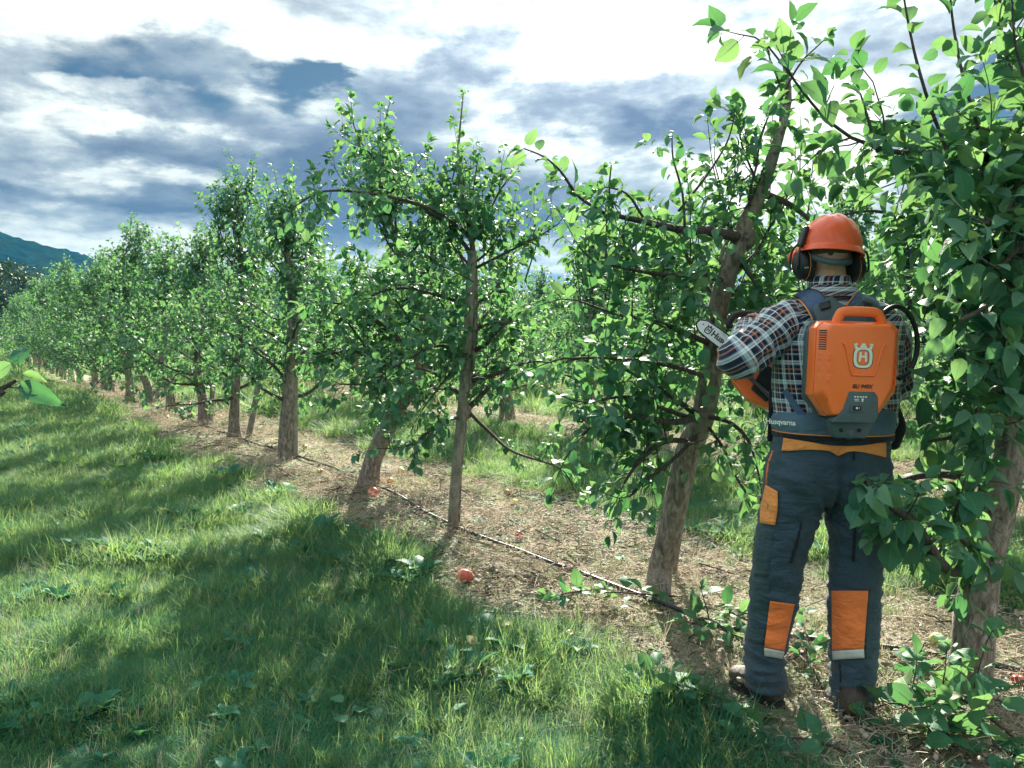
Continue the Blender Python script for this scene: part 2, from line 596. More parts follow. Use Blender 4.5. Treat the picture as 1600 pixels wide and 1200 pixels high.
def frames(L):
    """L: (n,10) pos, dir, up, size -> X, Y, Z axes"""
    D = L[:, 3:6]; D = D / (np.linalg.norm(D, axis=1)[:, None] + 1e-9)
    U = L[:, 6:9]
    Yv = np.cross(U, D); Yv /= np.linalg.norm(Yv, axis=1)[:, None] + 1e-9
    Zv = np.cross(D, Yv)
    return D, Yv, Zv


def leaves_mesh(name, L, lod, rs, off=(0, 0, 0)):
    n_ = len(L)
    D, Yv, Zv = frames(L)
    which = rs.randint(0, 7, n_)
    Vs, Ts, Rs, Us = [], [], [], []
    base = 0
    rnd = rs.random_sample(n_)
    for k in range(7):
        idx = np.where(which == k)[0]
        if not len(idx): continue
        tv, tt = TEMPL[lod][k]
        s = L[idx, 9][:, None, None]
        wv = 1 + .25 * (rs.random_sample(len(idx))[:, None, None] - .5)
        V = (L[idx, None, 0:3] + s * (tv[None, :, 0, None] * D[idx, None, :] + wv * tv[None, :, 1, None] * Yv[idx, None, :] + tv[None, :, 2, None] * Zv[idx, None, :]))
        m_ = tv.shape[0]
        T = tt[None] + (np.arange(len(idx)) * m_)[:, None, None] + base
        Vs.append(V.reshape(-1, 3)); Ts.append(T.reshape(-1, 3)); Rs.append(np.repeat(rnd[idx], m_))
        lu = np.stack([tv[:, 0], np.where(tv[:, 1] == 0, 0, np.sign(tv[:, 1])), np.ones(m_)], -1)
        Us.append(np.tile(lu, (len(idx), 1)))
        base += len(idx) * m_
    V = np.vstack(Vs) - np.asarray(off)
    return np_mesh(name, V, np.vstack(Ts), np.concatenate(Rs), smooth=(lod == 0), luv=np.vstack(Us) if lod == 0 else None)


def big_leaf_mesh(seed):
    """a single leaf worth looking at: wavy toothed edge, folded along its rib, with a petiole"""
    rs = np.random.RandomState(100 + seed)
    ts = [.0, .08, .2, .34, .48, .62, .76, .88, 1.0]
    ws = [.0, .13, .25, .315, .325, .29, .21, .11, .0]
    droop, fold = .10 + .22 * rs.rand(), .12 + .25 * rs.rand()
    V, T, LU = [], [], []
    for t_, w_ in zip(ts, ws):
        z = -droop * t_ ** 2 + .05 * math.sin(t_ * math.pi)
        for s in (-1, -.5, 0, .5, 1):
            ww = w_ * s * (1 + .04 * rs.randn() * (abs(s) == 1))
            zz_ = z + fold * abs(s) ** 1.3 * w_ + (.022 * math.sin(t_ * 17 + s * 2 + seed) * abs(s)) + (.018 if abs(s) == .5 and (int(t_ * 12) % 2) else 0) * w_ * 3
            V.append((t_, ww, zz_)); LU.append((t_, s, 1))
    for i in range(len(ts) - 1):
        for j in range(4):
            a = i * 5 + j
            T += [(a, a + 5, a + 6), (a, a + 6, a + 1)]
    V = np.array(V); T = np.array(T)[:, [0, 1, 2]]
    pv, pt = tube_arrays([(-.28, 0, -.05), (-.1, 0, .01), (.0, 0, 0), (.5, 0, -droop * .25 + .04)], [.014, .011, .010, .004], 4)
    T = np.vstack([T, pt + len(V)])
    V = np.vstack([V, pv])
    LU += [(0, .5, 0)] * len(pv)
    return np_mesh('leaf', V, T, smooth=True, luv=LU)


BIG = [big_leaf_mesh(k) for k in range(8)]
BIG_CUT = []
for b_ in BIG:
    c_ = b_.copy(); c_.materials.append(M['leaf_cut']); BIG_CUT.append(c_)
    b_.materials.append(M['leaf'])


def place_leaf(row, parent, origin, rs, cut=False):
    D, Yv, Zv = frames(row[None])
    s = row[9]
    me = (BIG_CUT if cut else BIG)[rs.randint(8)]
    o = bpy.data.objects.new('leaf', me)
    COL.objects.link(o)
    o.parent = parent
    m = Matrix.Identity(4)
    wv = s * (.88 + .25 * rs.rand())
    for r in range(3):
        m[r][0] = D[0][r] * s; m[r][1] = Yv[0][r] * wv; m[r][2] = Zv[0][r] * s
        m[r][3] = row[r] - origin[r]
    o.matrix_basis = m
    return o


def unit(v):
    v = np.asarray(v, dtype=float)
    return v / (np.linalg.norm(v) + 1e-9)


def rand_unit(rs):
    return unit(rs.randn(3))


def wander(p0, d0, L, n, rs, wob=.18, bend=(0, 0, 0), endbend=(0, 0, 0)):
    pts = [np.array(p0, dtype=float)]
    d = unit(d0)
    st = L / n
    for i in range(n):
        f = i / n
        d = unit(d + wob * rs.randn(3) * .6 + np.array(bend) * (1 - f) / n * 3 + np.array(endbend) * f / n * 3)
        pts.append(pts[-1] + d * st)
    return np.array(pts)


class Tree:
    def __init__(self, seed, leaf=.075):
        self.rs = np.random.RandomState(seed)
        self.limbs, self.twigs, self.leaves = [], [], []
        self.leaf = leaf

    def add_leaf(self, p, d, s=None, hang=None):
        rs = self.rs
        s = self.leaf * (.45 + .8 * rs.rand()) if s is None else s
        h = (rs.rand() * 1.2 - .25) if hang is None else hang
        dd = unit(unit(d) + np.array([0, 0, -1]) * h + .35 * rs.randn(3))
        up = unit(np.array([0, 0, 1.0]) + .55 * rs.randn(3) + .3 * unit(d))
        if abs(np.dot(up, dd)) > .9:
            up = unit(np.cross(dd, rs.randn(3)))
        q = np.asarray(p) + dd * s * .28
        self.leaves.append(np.concatenate([q, dd, up, [s]]))

    def rosette(self, p, d, n_=5):
        for k in range(n_):
            r = unit(self.rs.randn(3)); r = unit(r + .5 * unit(d))
            self.add_leaf(p, r)

    def dress(self, pts, gap=.03, start=.1, s0=None, tip=4, hang=None):
        """leaves set spirally along a twig"""
        rs = self.rs
        seg = np.linalg.norm(np.diff(pts, axis=0), axis=1)
        cum = np.concatenate([[0], np.cumsum(seg)])
        L = cum[-1]
        s = L * start
        a = rs.rand() * 6.28
        while s < L:
            k = min(np.searchsorted(cum, s) - 1, len(seg) - 1); k = max(k, 0)
            f = (s - cum[k]) / (seg[k] + 1e-9)
            p = pts[k] * (1 - f) + pts[k + 1] * f
            t_ = unit(pts[k + 1] - pts[k])
            u = unit(np.cross(t_, [0.13, .21, .97])); v = np.cross(t_, u)
            out = math.cos(a) * u + math.sin(a) * v
            fr = s / L
            sz = (s0 or self.leaf) * (.6 + .65 * rs.rand()) * (1.05 - .35 * fr ** 3)
            self.add_leaf(p, out + .75 * t_, sz, hang if hang is None else hang + .3 * rs.randn())
            a += 2.4 + .3 * rs.randn()
            s += gap * (.7 + .6 * rs.rand())
        for _ in range(tip):
            self.add_leaf(pts[-1], unit(pts[-1] - pts[-2]) + .7 * rand_unit(rs), (s0 or self.leaf) * (.5 + .4 * rs.rand()))

    def twig(self, p, d, L, r=.0035, gap=.03, depth=0, s0=None):
        rs = self.rs
        up = .5 if rs.rand() < .6 else -.35
        pts = wander(p, d, L, max(3, int(L / .09)), rs, .16, (0, 0, up), (0, 0, up * .2))
        self.twigs.append((pts, r, .0015))
        self.dress(pts, gap, .08, s0)
        if depth and L > .2:
            for k in range(rs.randint(1, 3)):
                i = rs.randint(1, len(pts) - 1)
                self.twig(pts[i], unit(pts[i] - pts[i - 1]) + rand_unit(rs), L * .5, r * .7, gap, 0, s0)
        return pts

    def limb(self, pts, r0, r1, tw=.085, twL=.32, gap=.03, shoots=.12, start=.12):
        rs = self.rs
        pts = np.asarray(pts)
        n_ = len(pts)
        self.limbs.append((pts, np.linspace(r0, r1, n_)))
        seg = np.linalg.norm(np.diff(pts, axis=0), axis=1)
        cum = np.concatenate([[0], np.cumsum(seg)])
        L = cum[-1]
        s = L * start
        while s < L:
            k = max(0, min(np.searchsorted(cum, s) - 1, len(seg) - 1))
            f = (s - cum[k]) / (seg[k] + 1e-9)
            p = pts[k] * (1 - f) + pts[k + 1] * f
            t_ = unit(pts[k + 1] - pts[k])
            out = rand_unit(rs); out = unit(out - t_ * np.dot(out, t_) * .8)
            if rs.rand() < shoots:
                self.twig(p, unit(out * .35 + np.array([0, 0, 1.0])), twL * (1.2 + .9 * rs.rand()), .0045, gap * 1.05)
            elif rs.rand() < .25:
                self.rosette(p + out * .02, out, 5)
            else:
                self.twig(p, out + .35 * t_, twL * (.45 + .8 * rs.rand()), .0035, gap, depth=1)
            s += tw * (.6 + .8 * rs.rand())
        self.twig(pts[-1], unit(pts[-1] - pts[-2]), twL, .004, gap)

    def crown(self, stem, h0=.7, n_=16, Lmax=1.0, Ltop=.3, gap=.03, tw=.085, twL=.3, shoots=.12, aflat=None, fill=1.0):
        """limbs spiralling up a stem (world points)"""
        rs = self.rs
        z0, z1 = stem[0][2], stem[-1][2]
        zs = stem[:, 2]
        a = rs.rand() * 6.28
        for i in range(n_):
            f = (i + .5 * rs.rand()) / n_
            z = z0 + h0 + (z1 - z0 - h0) * f * .97
            k = max(0, min(int(np.searchsorted(zs, z)) - 1, len(stem) - 2))
            g = (z - zs[k]) / (zs[k + 1] - zs[k] + 1e-9)
            p = stem[k] * (1 - g) + stem[k + 1] * g
            L = (Lmax * (1 - f) ** .8 + Ltop) * (.7 + .5 * rs.rand())
            elv = .05 + .9 * f ** 1.2 + .25 * rs.randn() * .6
            d = (math.cos(a) * math.cos(elv), math.sin(a) * math.cos(elv), math.sin(elv))
            pts = wander(p, d, L, 7, rs, .2, (0, 0, .5), (0, 0, -.7 if f < .5 else .1))
            self.limb(pts, .018 * (1 - f) + .007, .0035, tw, twL, gap, shoots)
            if f > .6:
                for _ in range(2):
                    self.twig(pts[rs.randint(1, 6)], (.3 * rs.randn(), .3 * rs.randn(), 1), twL * (1.0 + 1.2 * rs.rand()), .0045, gap * 1.2)
            a += 2.4 + .5 * rs.randn()

    def leader(self, stem, gap=.03):
        self.dress(stem, gap, .6)

    def arrays(self):
        return np.array(self.leaves)


LEAF_COUNT = [0]


def build_tree(name, T_, stem, radii, base, label, group, lod=1, singles=0, seg=14, mat='leaf', limb_parts=True, trunk_label=None, collide=True):
    """thing > trunk, branch (each), twigs (stuff), leaf (each of the largest), foliage (stuff)"""
    rs = T_.rs
    root = empty(name, tuple(base), label, 'tree', group)
    g = Geo()
    rad = np.interp(np.linspace(0, 1, len(stem)), np.linspace(0, 1, len(radii)), radii)
    g.tube(stem, rad, seg, rough=.10 if seg > 8 else .05, rs=rs)
    # root flare and a few knots where limbs leave
    kn = 0
    for pts, r in T_.limbs:
        if r[0] > .013 and kn < 10:
            kn += 1
            d = unit(pts[1] - pts[0])
            g.tube([pts[0] - d * .03, pts[0] + d * .0, pts[0] + d * .05], [r[0] * 1.9, r[0] * 1.9, r[0] * 1.1], 8, rough=.2, rs=rs)
    link('trunk', g.mesh('trunk', True, base), M['bark'], root)
    lg = None
    for pts, r in T_.limbs:
        sm = catmull(pts, len(pts) * 2) if len(pts) > 2 else pts
        rr = np.interp(np.linspace(0, 1, len(sm)), np.linspace(0, 1, len(r)), r)
        if limb_parts:
            lg = Geo(); lg.tube(sm, rr, 7, rough=.12, rs=rs)
            link('branch', lg.mesh('branch', True, base), M['twig'], root)
        else:
            lg = lg or Geo(); lg.tube(sm, rr, 4, rs=rs)
    if not limb_parts and lg:
        link('branches', lg.mesh('branches', True, base), M['twig'], root, 'stuff')
    if T_.twigs:
        tg = Geo()
        for pts, r0, r1 in T_.twigs:
            tg.tube(pts, np.linspace(r0, r1, len(pts)), 3, close=False)
        link('twigs', tg.mesh('twigs', True, base), M['twig'], root, 'stuff')
    L = T_.arrays()
    if singles:
        # the leaves that show largest in the photograph
        q = L[:, 0:3] - np.array(CAM)
        cu, su = math.cos(PITCH), math.sin(PITCH)
        dep = q[:, 1] * cu - q[:, 2] * su
        v = q[:, 1] * su + q[:, 2] * cu
        ok = (dep > .3) & (abs(q[:, 0] / dep) < .63) & (abs(v / dep) < .475)
        score = np.where(ok, L[:, 9] / np.maximum(dep, .3), 0)
        order = np.argsort(-score)
        pick = order[:singles]
        pick = pick[score[pick] > 0]
        for i in pick:
            place_leaf(L[i], root, base, rs)
        L = np.delete(L, pick, axis=0)
    LEAF_COUNT[0] += len(L)
    link('foliage', leaves_mesh('foliage', L, lod, rs, base), M[mat], root, 'stuff')
    return root


def px_path(rows):
    return np.array([list(P(a, b, c)) for a, b, c in rows])


def sm_path(rows, n_=12):
    return catmull(px_path(rows), n_)
# ------------------------------------------------------------------ the near trees, each with its own shape
FR = 'apple trees of the front row'
ORD = 'first second third fourth fifth sixth seventh eighth ninth tenth eleventh twelfth thirteenth fourteenth fifteenth sixteenth seventeenth eighteenth nineteenth twentieth'.split()


def num(i):
    return ORD[i] if i < 20 else 'twenty-' + ORD[i - 20]


def limb_px(T_, rows, r0, r1, n_=9, **k):
    T_.limb(sm_path(rows, n_), r0, r1, **k)


def px_of(p):
    q = np.asarray(p) - np.array(CAM)
    dep = q[1] * math.cos(PITCH) - q[2] * math.sin(PITCH)
    return 800 + F * q[0] / dep, 600 - F * (q[1] * math.sin(PITCH) + q[2] * math.cos(PITCH)) / dep


def thin_front(T_, stem, halfw, y0, y1, prob):
    """the side of the crown facing the camera is pruned open along the trunk"""
    L = sorted([(px_of(p)[1], px_of(p)[0], p[1]) for p in stem])
    ys_, xs_, ds_ = zip(*L)
    def bad(p):
        a, b_ = px_of(p)
        return y0 < b_ < y1 and abs(a - np.interp(b_, ys_, xs_)) < halfw and p[1] < np.interp(b_, ys_, ds_) + .05
    T_.leaves = [r for r in T_.leaves if not ((bad(r[:3]) or bad(r[:3] + r[3:6] * r[9] * .7)) and T_.rs.rand() < prob)]
    T_.twigs = [w_ for w_ in T_.twigs if not (any(bad(p) for p in w_[0]) and T_.rs.rand() < prob)]


# nearest tree, at the right edge
b = G(1515, 1072)
Y = b.y
t0 = Tree(11, .094)
stem = np.vstack([[b.x, b.y, b.z - .08], px_path([(1524, 960, Y), (1536, 880, Y), (1560, 790, Y - .05), (1580, 700, Y - .08), (1584, 620, Y - .1),
                                                   (1602, 500, Y - .1), (1625, 400, Y - .1), (1650, 250, Y - .1), (1660, 80, Y), (1668, -90, Y)])])
stem = catmull(stem, 34)
limb_px(t0, [(1545, 872, 3.35), (1490, 895, 3.1), (1458, 862, 2.9), (1428, 815, 2.75), (1402, 800, 2.66), (1368, 768, 2.6), (1346, 744, 2.55)], .026, .006, twL=.14, tw=.036, gap=.024, shoots=.05, start=.45)
limb_px(t0, [(1545, 865, 3.3), (1510, 850, 3.1), (1490, 815, 2.95), (1500, 780, 2.85)], .014, .005, twL=.2, tw=.04)
limb_px(t0, [(1640, 350, 3.2), (1600, 380, 2.8), (1560, 420, 2.6)], .014, .005, twL=.28, tw=.045)
limb_px(t0, [(1610, 440, 3.35), (1520, 390, 3.7), (1440, 350, 3.95), (1370, 330, 4.1), (1320, 335, 4.2)], .016, .005, twL=.28, tw=.07)
limb_px(t0, [(1600, 500, 3.35), (1530, 470, 3.8), (1460, 440, 4.0), (1400, 430, 4.15)], .014, .005, twL=.28, tw=.07)
limb_px(t0, [(1630, 330, 3.35), (1540, 310, 3.6), (1460, 290, 3.8), (1400, 285, 3.9)], .014, .005, twL=.26, tw=.075)
limb_px(t0, [(1640, 420, 3.2), (1590, 500, 2.9), (1560, 560, 2.8)], .014, .005, twL=.28, tw=.045)
limb_px(t0, [(1570, 770, 3.35), (1505, 745, 3.3), (1450, 742, 3.4), (1392, 756, 3.5)], .024, .012, twL=.22, tw=.14, start=.35)
limb_px(t0, [(1590, 560, 3.2), (1510, 590, 3.1), (1450, 612, 3.0), (1402, 636, 2.95)], .02, .007, twL=.26, tw=.07, start=.2)
limb_px(t0, [(1600, 500, 3.3), (1545, 465, 3.2), (1480, 430, 3.15), (1420, 410, 3.1), (1372, 402, 3.1)], .016, .005, twL=.24, tw=.09, start=.3)
limb_px(t0, [(1628, 390, 3.25), (1560, 300, 3.1), (1500, 245, 3.0), (1440, 240, 2.9), (1390, 236, 2.85), (1330, 215, 2.8)], .02, .006, 12, twL=.22, tw=.065, start=.15, shoots=.05)
limb_px(t0, [(1330, 215, 2.8), (1290, 185, 2.8), (1258, 148, 2.8), (1228, 108, 2.8), (1200, 72, 2.8)], .006, .003, twL=.16, tw=.09, start=.3)
limb_px(t0, [(1630, 420, 3.2), (1560, 400, 3.0), (1500, 345, 2.85), (1460, 300, 2.8)], .018, .005, twL=.28, tw=.06)
limb_px(t0, [(1620, 450, 3.2), (1580, 450, 2.8), (1540, 480, 2.6), (1500, 500, 2.5)], .016, .005, twL=.26, tw=.06)
limb_px(t0, [(1600, 540, 3.2), (1540, 530, 3.3), (1480, 520, 3.4), (1440, 500, 3.5)], .016, .005, twL=.3, tw=.06)
limb_px(t0, [(1585, 640, 3.2), (1540, 660, 3.0), (1500, 680, 2.9), (1450, 690, 2.95)], .014, .005, twL=.26, tw=.075)
limb_px(t0, [(1640, 300, 3.25), (1600, 290, 2.9), (1570, 330, 2.7), (1540, 350, 2.6)], .014, .005, twL=.3, tw=.06)
limb_px(t0, [(1650, 200, 3.25), (1610, 190, 3.0), (1560, 210, 2.9)], .013, .005, twL=.3, tw=.07)
for rows in ([(1495, 272, 2.98), (1462, 190, 2.95), (1436, 110, 2.9), (1420, 40, 2.9), (1410, -20, 2.9)],
             [(1548, 262, 3.05), (1522, 180, 3.0), (1500, 100, 3.0), (1487, 20, 3.0), (1482, -50, 3.0)],
             [(1602, 180, 3.0), (1580, 110, 3.0), (1562, 50, 3.0), (1550, -30, 3.0)],
             [(1618, 200, 2.9), (1600, 120, 2.9), (1585, 60, 2.9), (1580, -30, 2.9)],
             [(1372, 238, 2.86), (1356, 185, 2.86), (1344, 145, 2.86)]):
    p = sm_path(rows, 8)
    t0.limbs.append((p, np.linspace(.0075, .003, 8)))
    t0.dress(p, .035, .12, .088, hang=.0)
t0.crown(stem, 1.0, 8, .55, .3, .027, .07, .28, .12)



def keep_clear(T_, box, ymax):
    """prune whatever would hang in front of the worker"""
    def bad(p):
        a, b_ = px_of(p)
        return box[0] < a < box[2] and box[1] < b_ < box[3] and p[1] < ymax
    T_.leaves = [r for r in T_.leaves if not bad(r[:3]) and not bad(r[:3] + r[3:6] * r[9])]
    T_.twigs = [w_ for w_ in T_.twigs if not any(bad(p) for p in w_[0])]
    T_.limbs = [w_ for w_ in T_.limbs if not any(bad(p) for p in w_[0])]


keep_clear(t0, (1080, 320, 1432, 738), 3.35)
keep_clear(t0, (1080, 700, 1318, 1130), 3.35)
build_tree('apple_tree', t0, stem, [.085, .074, .070, .062, .055, .045, .036, .028, .02, .01], b,
           'big-leaved apple tree nearest the camera, low leafy bough crossing the worker\'s right leg', FR, 0, 300, 20)

# the tree being pruned
b = G(1024, 940)
t1 = Tree(5, .080)
stem = np.vstack([[b.x, b.y, b.z - .08], px_path([(1032, 890, 4.52), (1047, 830, 4.48), (1072, 715, 4.4), (1098, 650, 4.3), (1112, 570, 4.22), (1122, 480, 4.15), (1142, 415, 4.1), (1165, 350, 4.1),
                                                   (1188, 300, 4.1), (1212, 230, 4.1), (1232, 150, 4.12), (1222, 85, 4.15)])])
stem = catmull(stem, 44)
limb_px(t1, [(1162, 372, 4.1), (1110, 362, 3.98), (1060, 358, 3.9), (1000, 345, 3.85), (940, 332, 3.8)], .030, .010, 9, twL=.26, tw=.06, start=.15)
p = sm_path([(945, 333, 3.8), (905, 308, 3.75), (878, 270, 3.7), (850, 245, 3.7), (818, 232, 3.7)], 9)
t1.limbs.append((p, np.linspace(.008, .003, 9))); t1.dress(p, .045, .1, .10, hang=.3)
for rows in ([(960, 335, 3.85), (952, 300, 3.85), (955, 258, 3.85)], [(1070, 358, 3.9), (1066, 300, 3.9), (1052, 250, 3.9), (1050, 212, 3.9)],
             [(1060, 330, 4.0), (1100, 280, 4.0), (1135, 225, 4.0), (1148, 180, 4.0)], [(1005, 340, 3.8), (975, 300, 3.8), (920, 290, 3.8)],
             [(1212, 230, 4.1), (1222, 150, 4.1), (1205, 100, 4.1), (1198, 66, 4.1)], [(1222, 150, 4.1), (1250, 100, 4.1), (1290, 60, 4.1)],
             [(1190, 300, 4.1), (1160, 230, 4.1), (1155, 190, 4.1)]):
    p = sm_path(rows, 7)
    t1.limbs.append((p, np.linspace(.007, .003, 7))); t1.dress(p, .032, .15, .078, hang=.2)
limb_px(t1, [(1186, 300, 4.1), (1230, 318, 4.2), (1262, 340, 4.3), (1295, 362, 4.4)], .02, .008, twL=.26, tw=.07, start=.2)
limb_px(t1, [(1150, 400, 4.1), (1182, 445, 4.05), (1205, 490, 4.05), (1228, 550, 4.1)], .014, .006, twL=.22, tw=.09, start=.2)
limb_px(t1, [(1116, 540, 4.2), (1070, 520, 4.05), (1020, 502, 3.95), (960, 490, 3.9), (905, 470, 3.9)], .018, .005, twL=.26, tw=.06, start=.2)
limb_px(t1, [(1098, 655, 4.3), (1050, 620, 4.15), (1000, 590, 4.1), (945, 560, 4.1)], .018, .006, twL=.26, tw=.06)
limb_px(t1, [(1098, 650, 4.28), (1050, 660, 4.0), (990, 650, 3.85), (930, 665, 3.8), (900, 690, 3.8)], .018, .006, twL=.26, tw=.065)
limb_px(t1, [(1085, 690, 4.3), (1040, 690, 4.05), (1000, 720, 3.9), (975, 755, 3.85)], .016, .006, twL=.24, tw=.05, start=.2)
limb_px(t1, [(1098, 650, 4.25), (1140, 660, 4.1), (1170, 690, 4.05), (1185, 740, 4.0)], .014, .005, twL=.22, tw=.06, start=.25)
limb_px(t1, [(1135, 440, 4.1), (1090, 430, 3.95), (1040, 430, 3.85), (980, 420, 3.8), (930, 410, 3.8)], .016, .005, twL=.26, tw=.055)
limb_px(t1, [(1120, 500, 4.15), (1150, 580, 4.3), (1180, 620, 4.35)], .012, .005, twL=.24, tw=.07)
limb_px(t1, [(1122, 480, 4.15), (1165, 440, 4.4), (1200, 400, 4.7)], .012, .005, twL=.3, tw=.06)
limb_px(t1, [(1096, 660, 4.3), (1040, 640, 4.0), (980, 620, 3.9), (920, 630, 3.85)], .014, .005, twL=.26, tw=.07)
limb_px(t1, [(1090, 680, 4.3), (1050, 720, 4.0), (1010, 750, 3.9), (985, 775, 3.85)], .012, .005, twL=.2, tw=.05, start=.3)
limb_px(t1, [(1108, 590, 4.2), (1040, 570, 3.9), (960, 560, 3.8), (880, 560, 3.75)], .014, .005, twL=.28, tw=.05)
limb_px(t1, [(1098, 655, 4.3), (1130, 700, 4.2), (1150, 745, 4.15), (1165, 770, 4.1)], .010, .004, twL=.2, tw=.05, start=.3)
t1.crown(stem[:34], 1.2, 7, .5, .22, .028, .07, .28, .14)
thin_front(t1, stem, 26, 330, 930, .85)
thin_front(t1, stem, 60, 560, 800, .45)
build_tree('apple_tree', t1, stem, [.078, .068, .065, .064, .068, .060, .057, .052, .048, .045, .040, .035, .030, .022, .015, .006], b,
           'apple tree being pruned, thick leaning trunk behind the chainsaw bar', FR, 0, 300, 20)

# slim staked tree
b = G(712, 829)
Y = b.y
t2 = Tree(21, .078)
stem = catmull(np.vstack([[b.x, b.y, b.z - .05], px_path([(716, 740, Y), (722, 680, Y), (730, 600, Y), (740, 540, Y), (742, 440, Y), (738, 385, Y), (728, 330, Y), (716, 270, Y), (718, 210, Y), (724, 145, Y)])]), 40)
limb_px(t2, [(738, 400, Y), (700, 350, Y - .1), (650, 320, Y - .1), (610, 270, Y - .1), (578, 240, Y - .1), (560, 215, Y - .1), (553, 195, Y - .1)], .017, .004, 12, twL=.22, tw=.05, shoots=.2)
limb_px(t2, [(735, 370, Y), (680, 330, Y - .3), (620, 310, Y - .5), (560, 300, Y - .6), (500, 300, Y - .7), (458, 325, Y - .8)], .016, .004, 12, twL=.24, tw=.06)
limb_px(t2, [(738, 380, Y), (760, 340, Y), (780, 300, Y), (790, 285, Y)], .011, .004, twL=.2, tw=.06)
limb_px(t2, [(741, 420, Y), (790, 395, Y - .1), (840, 370, Y - .2), (872, 350, Y - .2)], .012, .004, twL=.26, tw=.06)
limb_px(t2, [(741, 515, Y), (765, 506, Y - .1), (790, 505, Y - .2), (800, 498, Y - .2)], .016, .012, twL=.24, tw=.1)
limb_px(t2, [(728, 650, Y), (690, 660, Y - .2), (650, 690, Y - .4), (620, 700, Y - .5), (600, 700, Y - .5)], .014, .005, twL=.18, tw=.05)
limb_px(t2, [(728, 640, Y), (770, 680, Y - .1), (800, 705, Y - .2), (850, 722, Y - .3), (880, 735, Y - .4), (900, 770, Y - .4)], .014, .003, 10, twL=.11, tw=.08, start=.3)
limb_px(t2, [(735, 560, Y), (690, 540, Y - .3), (640, 560, Y - .5), (590, 590, Y - .5)], .014, .005, twL=.26, tw=.05)
limb_px(t2, [(738, 480, Y), (680, 460, Y - .2), (620, 450, Y - .4), (560, 470, Y - .4)], .016, .005, twL=.28, tw=.045)
limb_px(t2, [(738, 590, Y), (775, 560, Y + .2), (820, 540, Y + .3)], .012, .005, twL=.26, tw=.06)
limb_px(t2, [(740, 540, Y), (690, 600, Y - .3), (660, 640, Y - .4)], .012, .005, twL=.24, tw=.05)
for rows in ([(600, 270, Y), (598, 220, Y), (604, 180, Y), (610, 158, Y)], [(685, 330, Y), (672, 280, Y), (666, 235, Y)], [(716, 240, Y), (702, 300, Y), (690, 330, Y)],
             [(820, 440, Y), (850, 350, Y), (870, 330, Y)], [(735, 330, Y), (745, 260, Y), (750, 240, Y)], [(740, 440, Y - .2), (700, 420, Y - .4), (650, 400, Y - .5)]):
    p = sm_path(rows, 7)
    t2.limbs.append((p, np.linspace(.006, .0025, 7))); t2.dress(p, .028, .1, .066, hang=.0)
t2.dress(stem[26:], .02, .05, .06, hang=-.1)
t2.crown(stem[:30], .9, 14, .5, .2, .03, .07, .25, .15)
thin_front(t2, stem, 13, 380, 830, .7)
build_tree('apple_tree', t2, stem, [.030, .028, .028, .026, .024, .022, .018, .012, .008, .004], b,
           'slim staked apple tree with one tall upright shoot, two bare poles beneath its crown', FR, 0, 300, 12)

# tree with the dark leaning trunk
b = G(574, 762)
Y = b.y
t3 = Tree(31, .082)
stem = catmull(np.vstack([[b.x, b.y, b.z - .05], px_path([(580, 730, Y), (595, 690, Y), (620, 640, Y), (650, 590, Y), (662, 540, Y), (660, 480, Y), (640, 420, Y), (615, 360, Y), (590, 310, Y + .1), (570, 270, Y + .1)])]), 30)
limb_px(t3, [(650, 590, Y), (600, 560, Y - .3), (540, 550, Y - .5), (490, 560, Y - .6)], .03, .008, twL=.3, tw=.06)
limb_px(t3, [(655, 560, Y), (600, 510, Y - .3), (550, 480, Y - .4), (500, 470, Y - .5)], .028, .008, twL=.32, tw=.055)
limb_px(t3, [(640, 600, Y), (610, 590, Y - .5), (570, 600, Y - .8), (530, 600, Y - .9)], .02, .006, twL=.26, tw=.055)
t3.crown(stem, .55, 22, .95, .25, .032, .065, .3, .14)
build_tree('apple_tree', t3, stem, [.115, .085, .08, .076, .072, .06, .05, .035, .02, .008], b,
           'apple tree with dark cracked trunk leaning hard to one side over fallen apples', FR, 0, 120, 16)

# straight post-like trunk
b = G(447, 716)
Y = b.y
t4 = Tree(41, .080)
stem = catmull(np.vstack([[b.x, b.y, b.z - .05], px_path([(448, 680, Y), (451, 640, Y), (455, 560, Y), (458, 480, Y), (452, 420, Y), (446, 385, Y), (440, 355, Y), (434, 335, Y)])]), 26)
t4.crown(stem, .62, 28, 1.1, .25, .032, .07, .3, .14)
build_tree('apple_tree', t4, stem, [.098, .09, .088, .07, .06, .045, .03, .018, .007], b,
           'apple tree with a straight pale trunk and a stake tight against it', FR, 1, 0, 16)

b = G(367, 686)
Y = b.y
t5 = Tree(51, .080)
stem = catmull(np.vstack([[b.x, b.y, b.z - .05], px_path([(366, 660, Y), (368, 610, Y), (372, 540, Y), (378, 470, Y), (376, 400, Y), (374, 350, Y), (378, 305, Y)])]), 26)
t5.crown(stem, .62, 28, 1.0, .22, .032, .07, .3, .28)
build_tree('apple_tree', t5, stem, [.125, .075, .062, .058, .05, .04, .03, .015, .006], b,
           'tall apple tree with a swollen graft at its foot and upright top shoots', FR, 1, 0, 16)

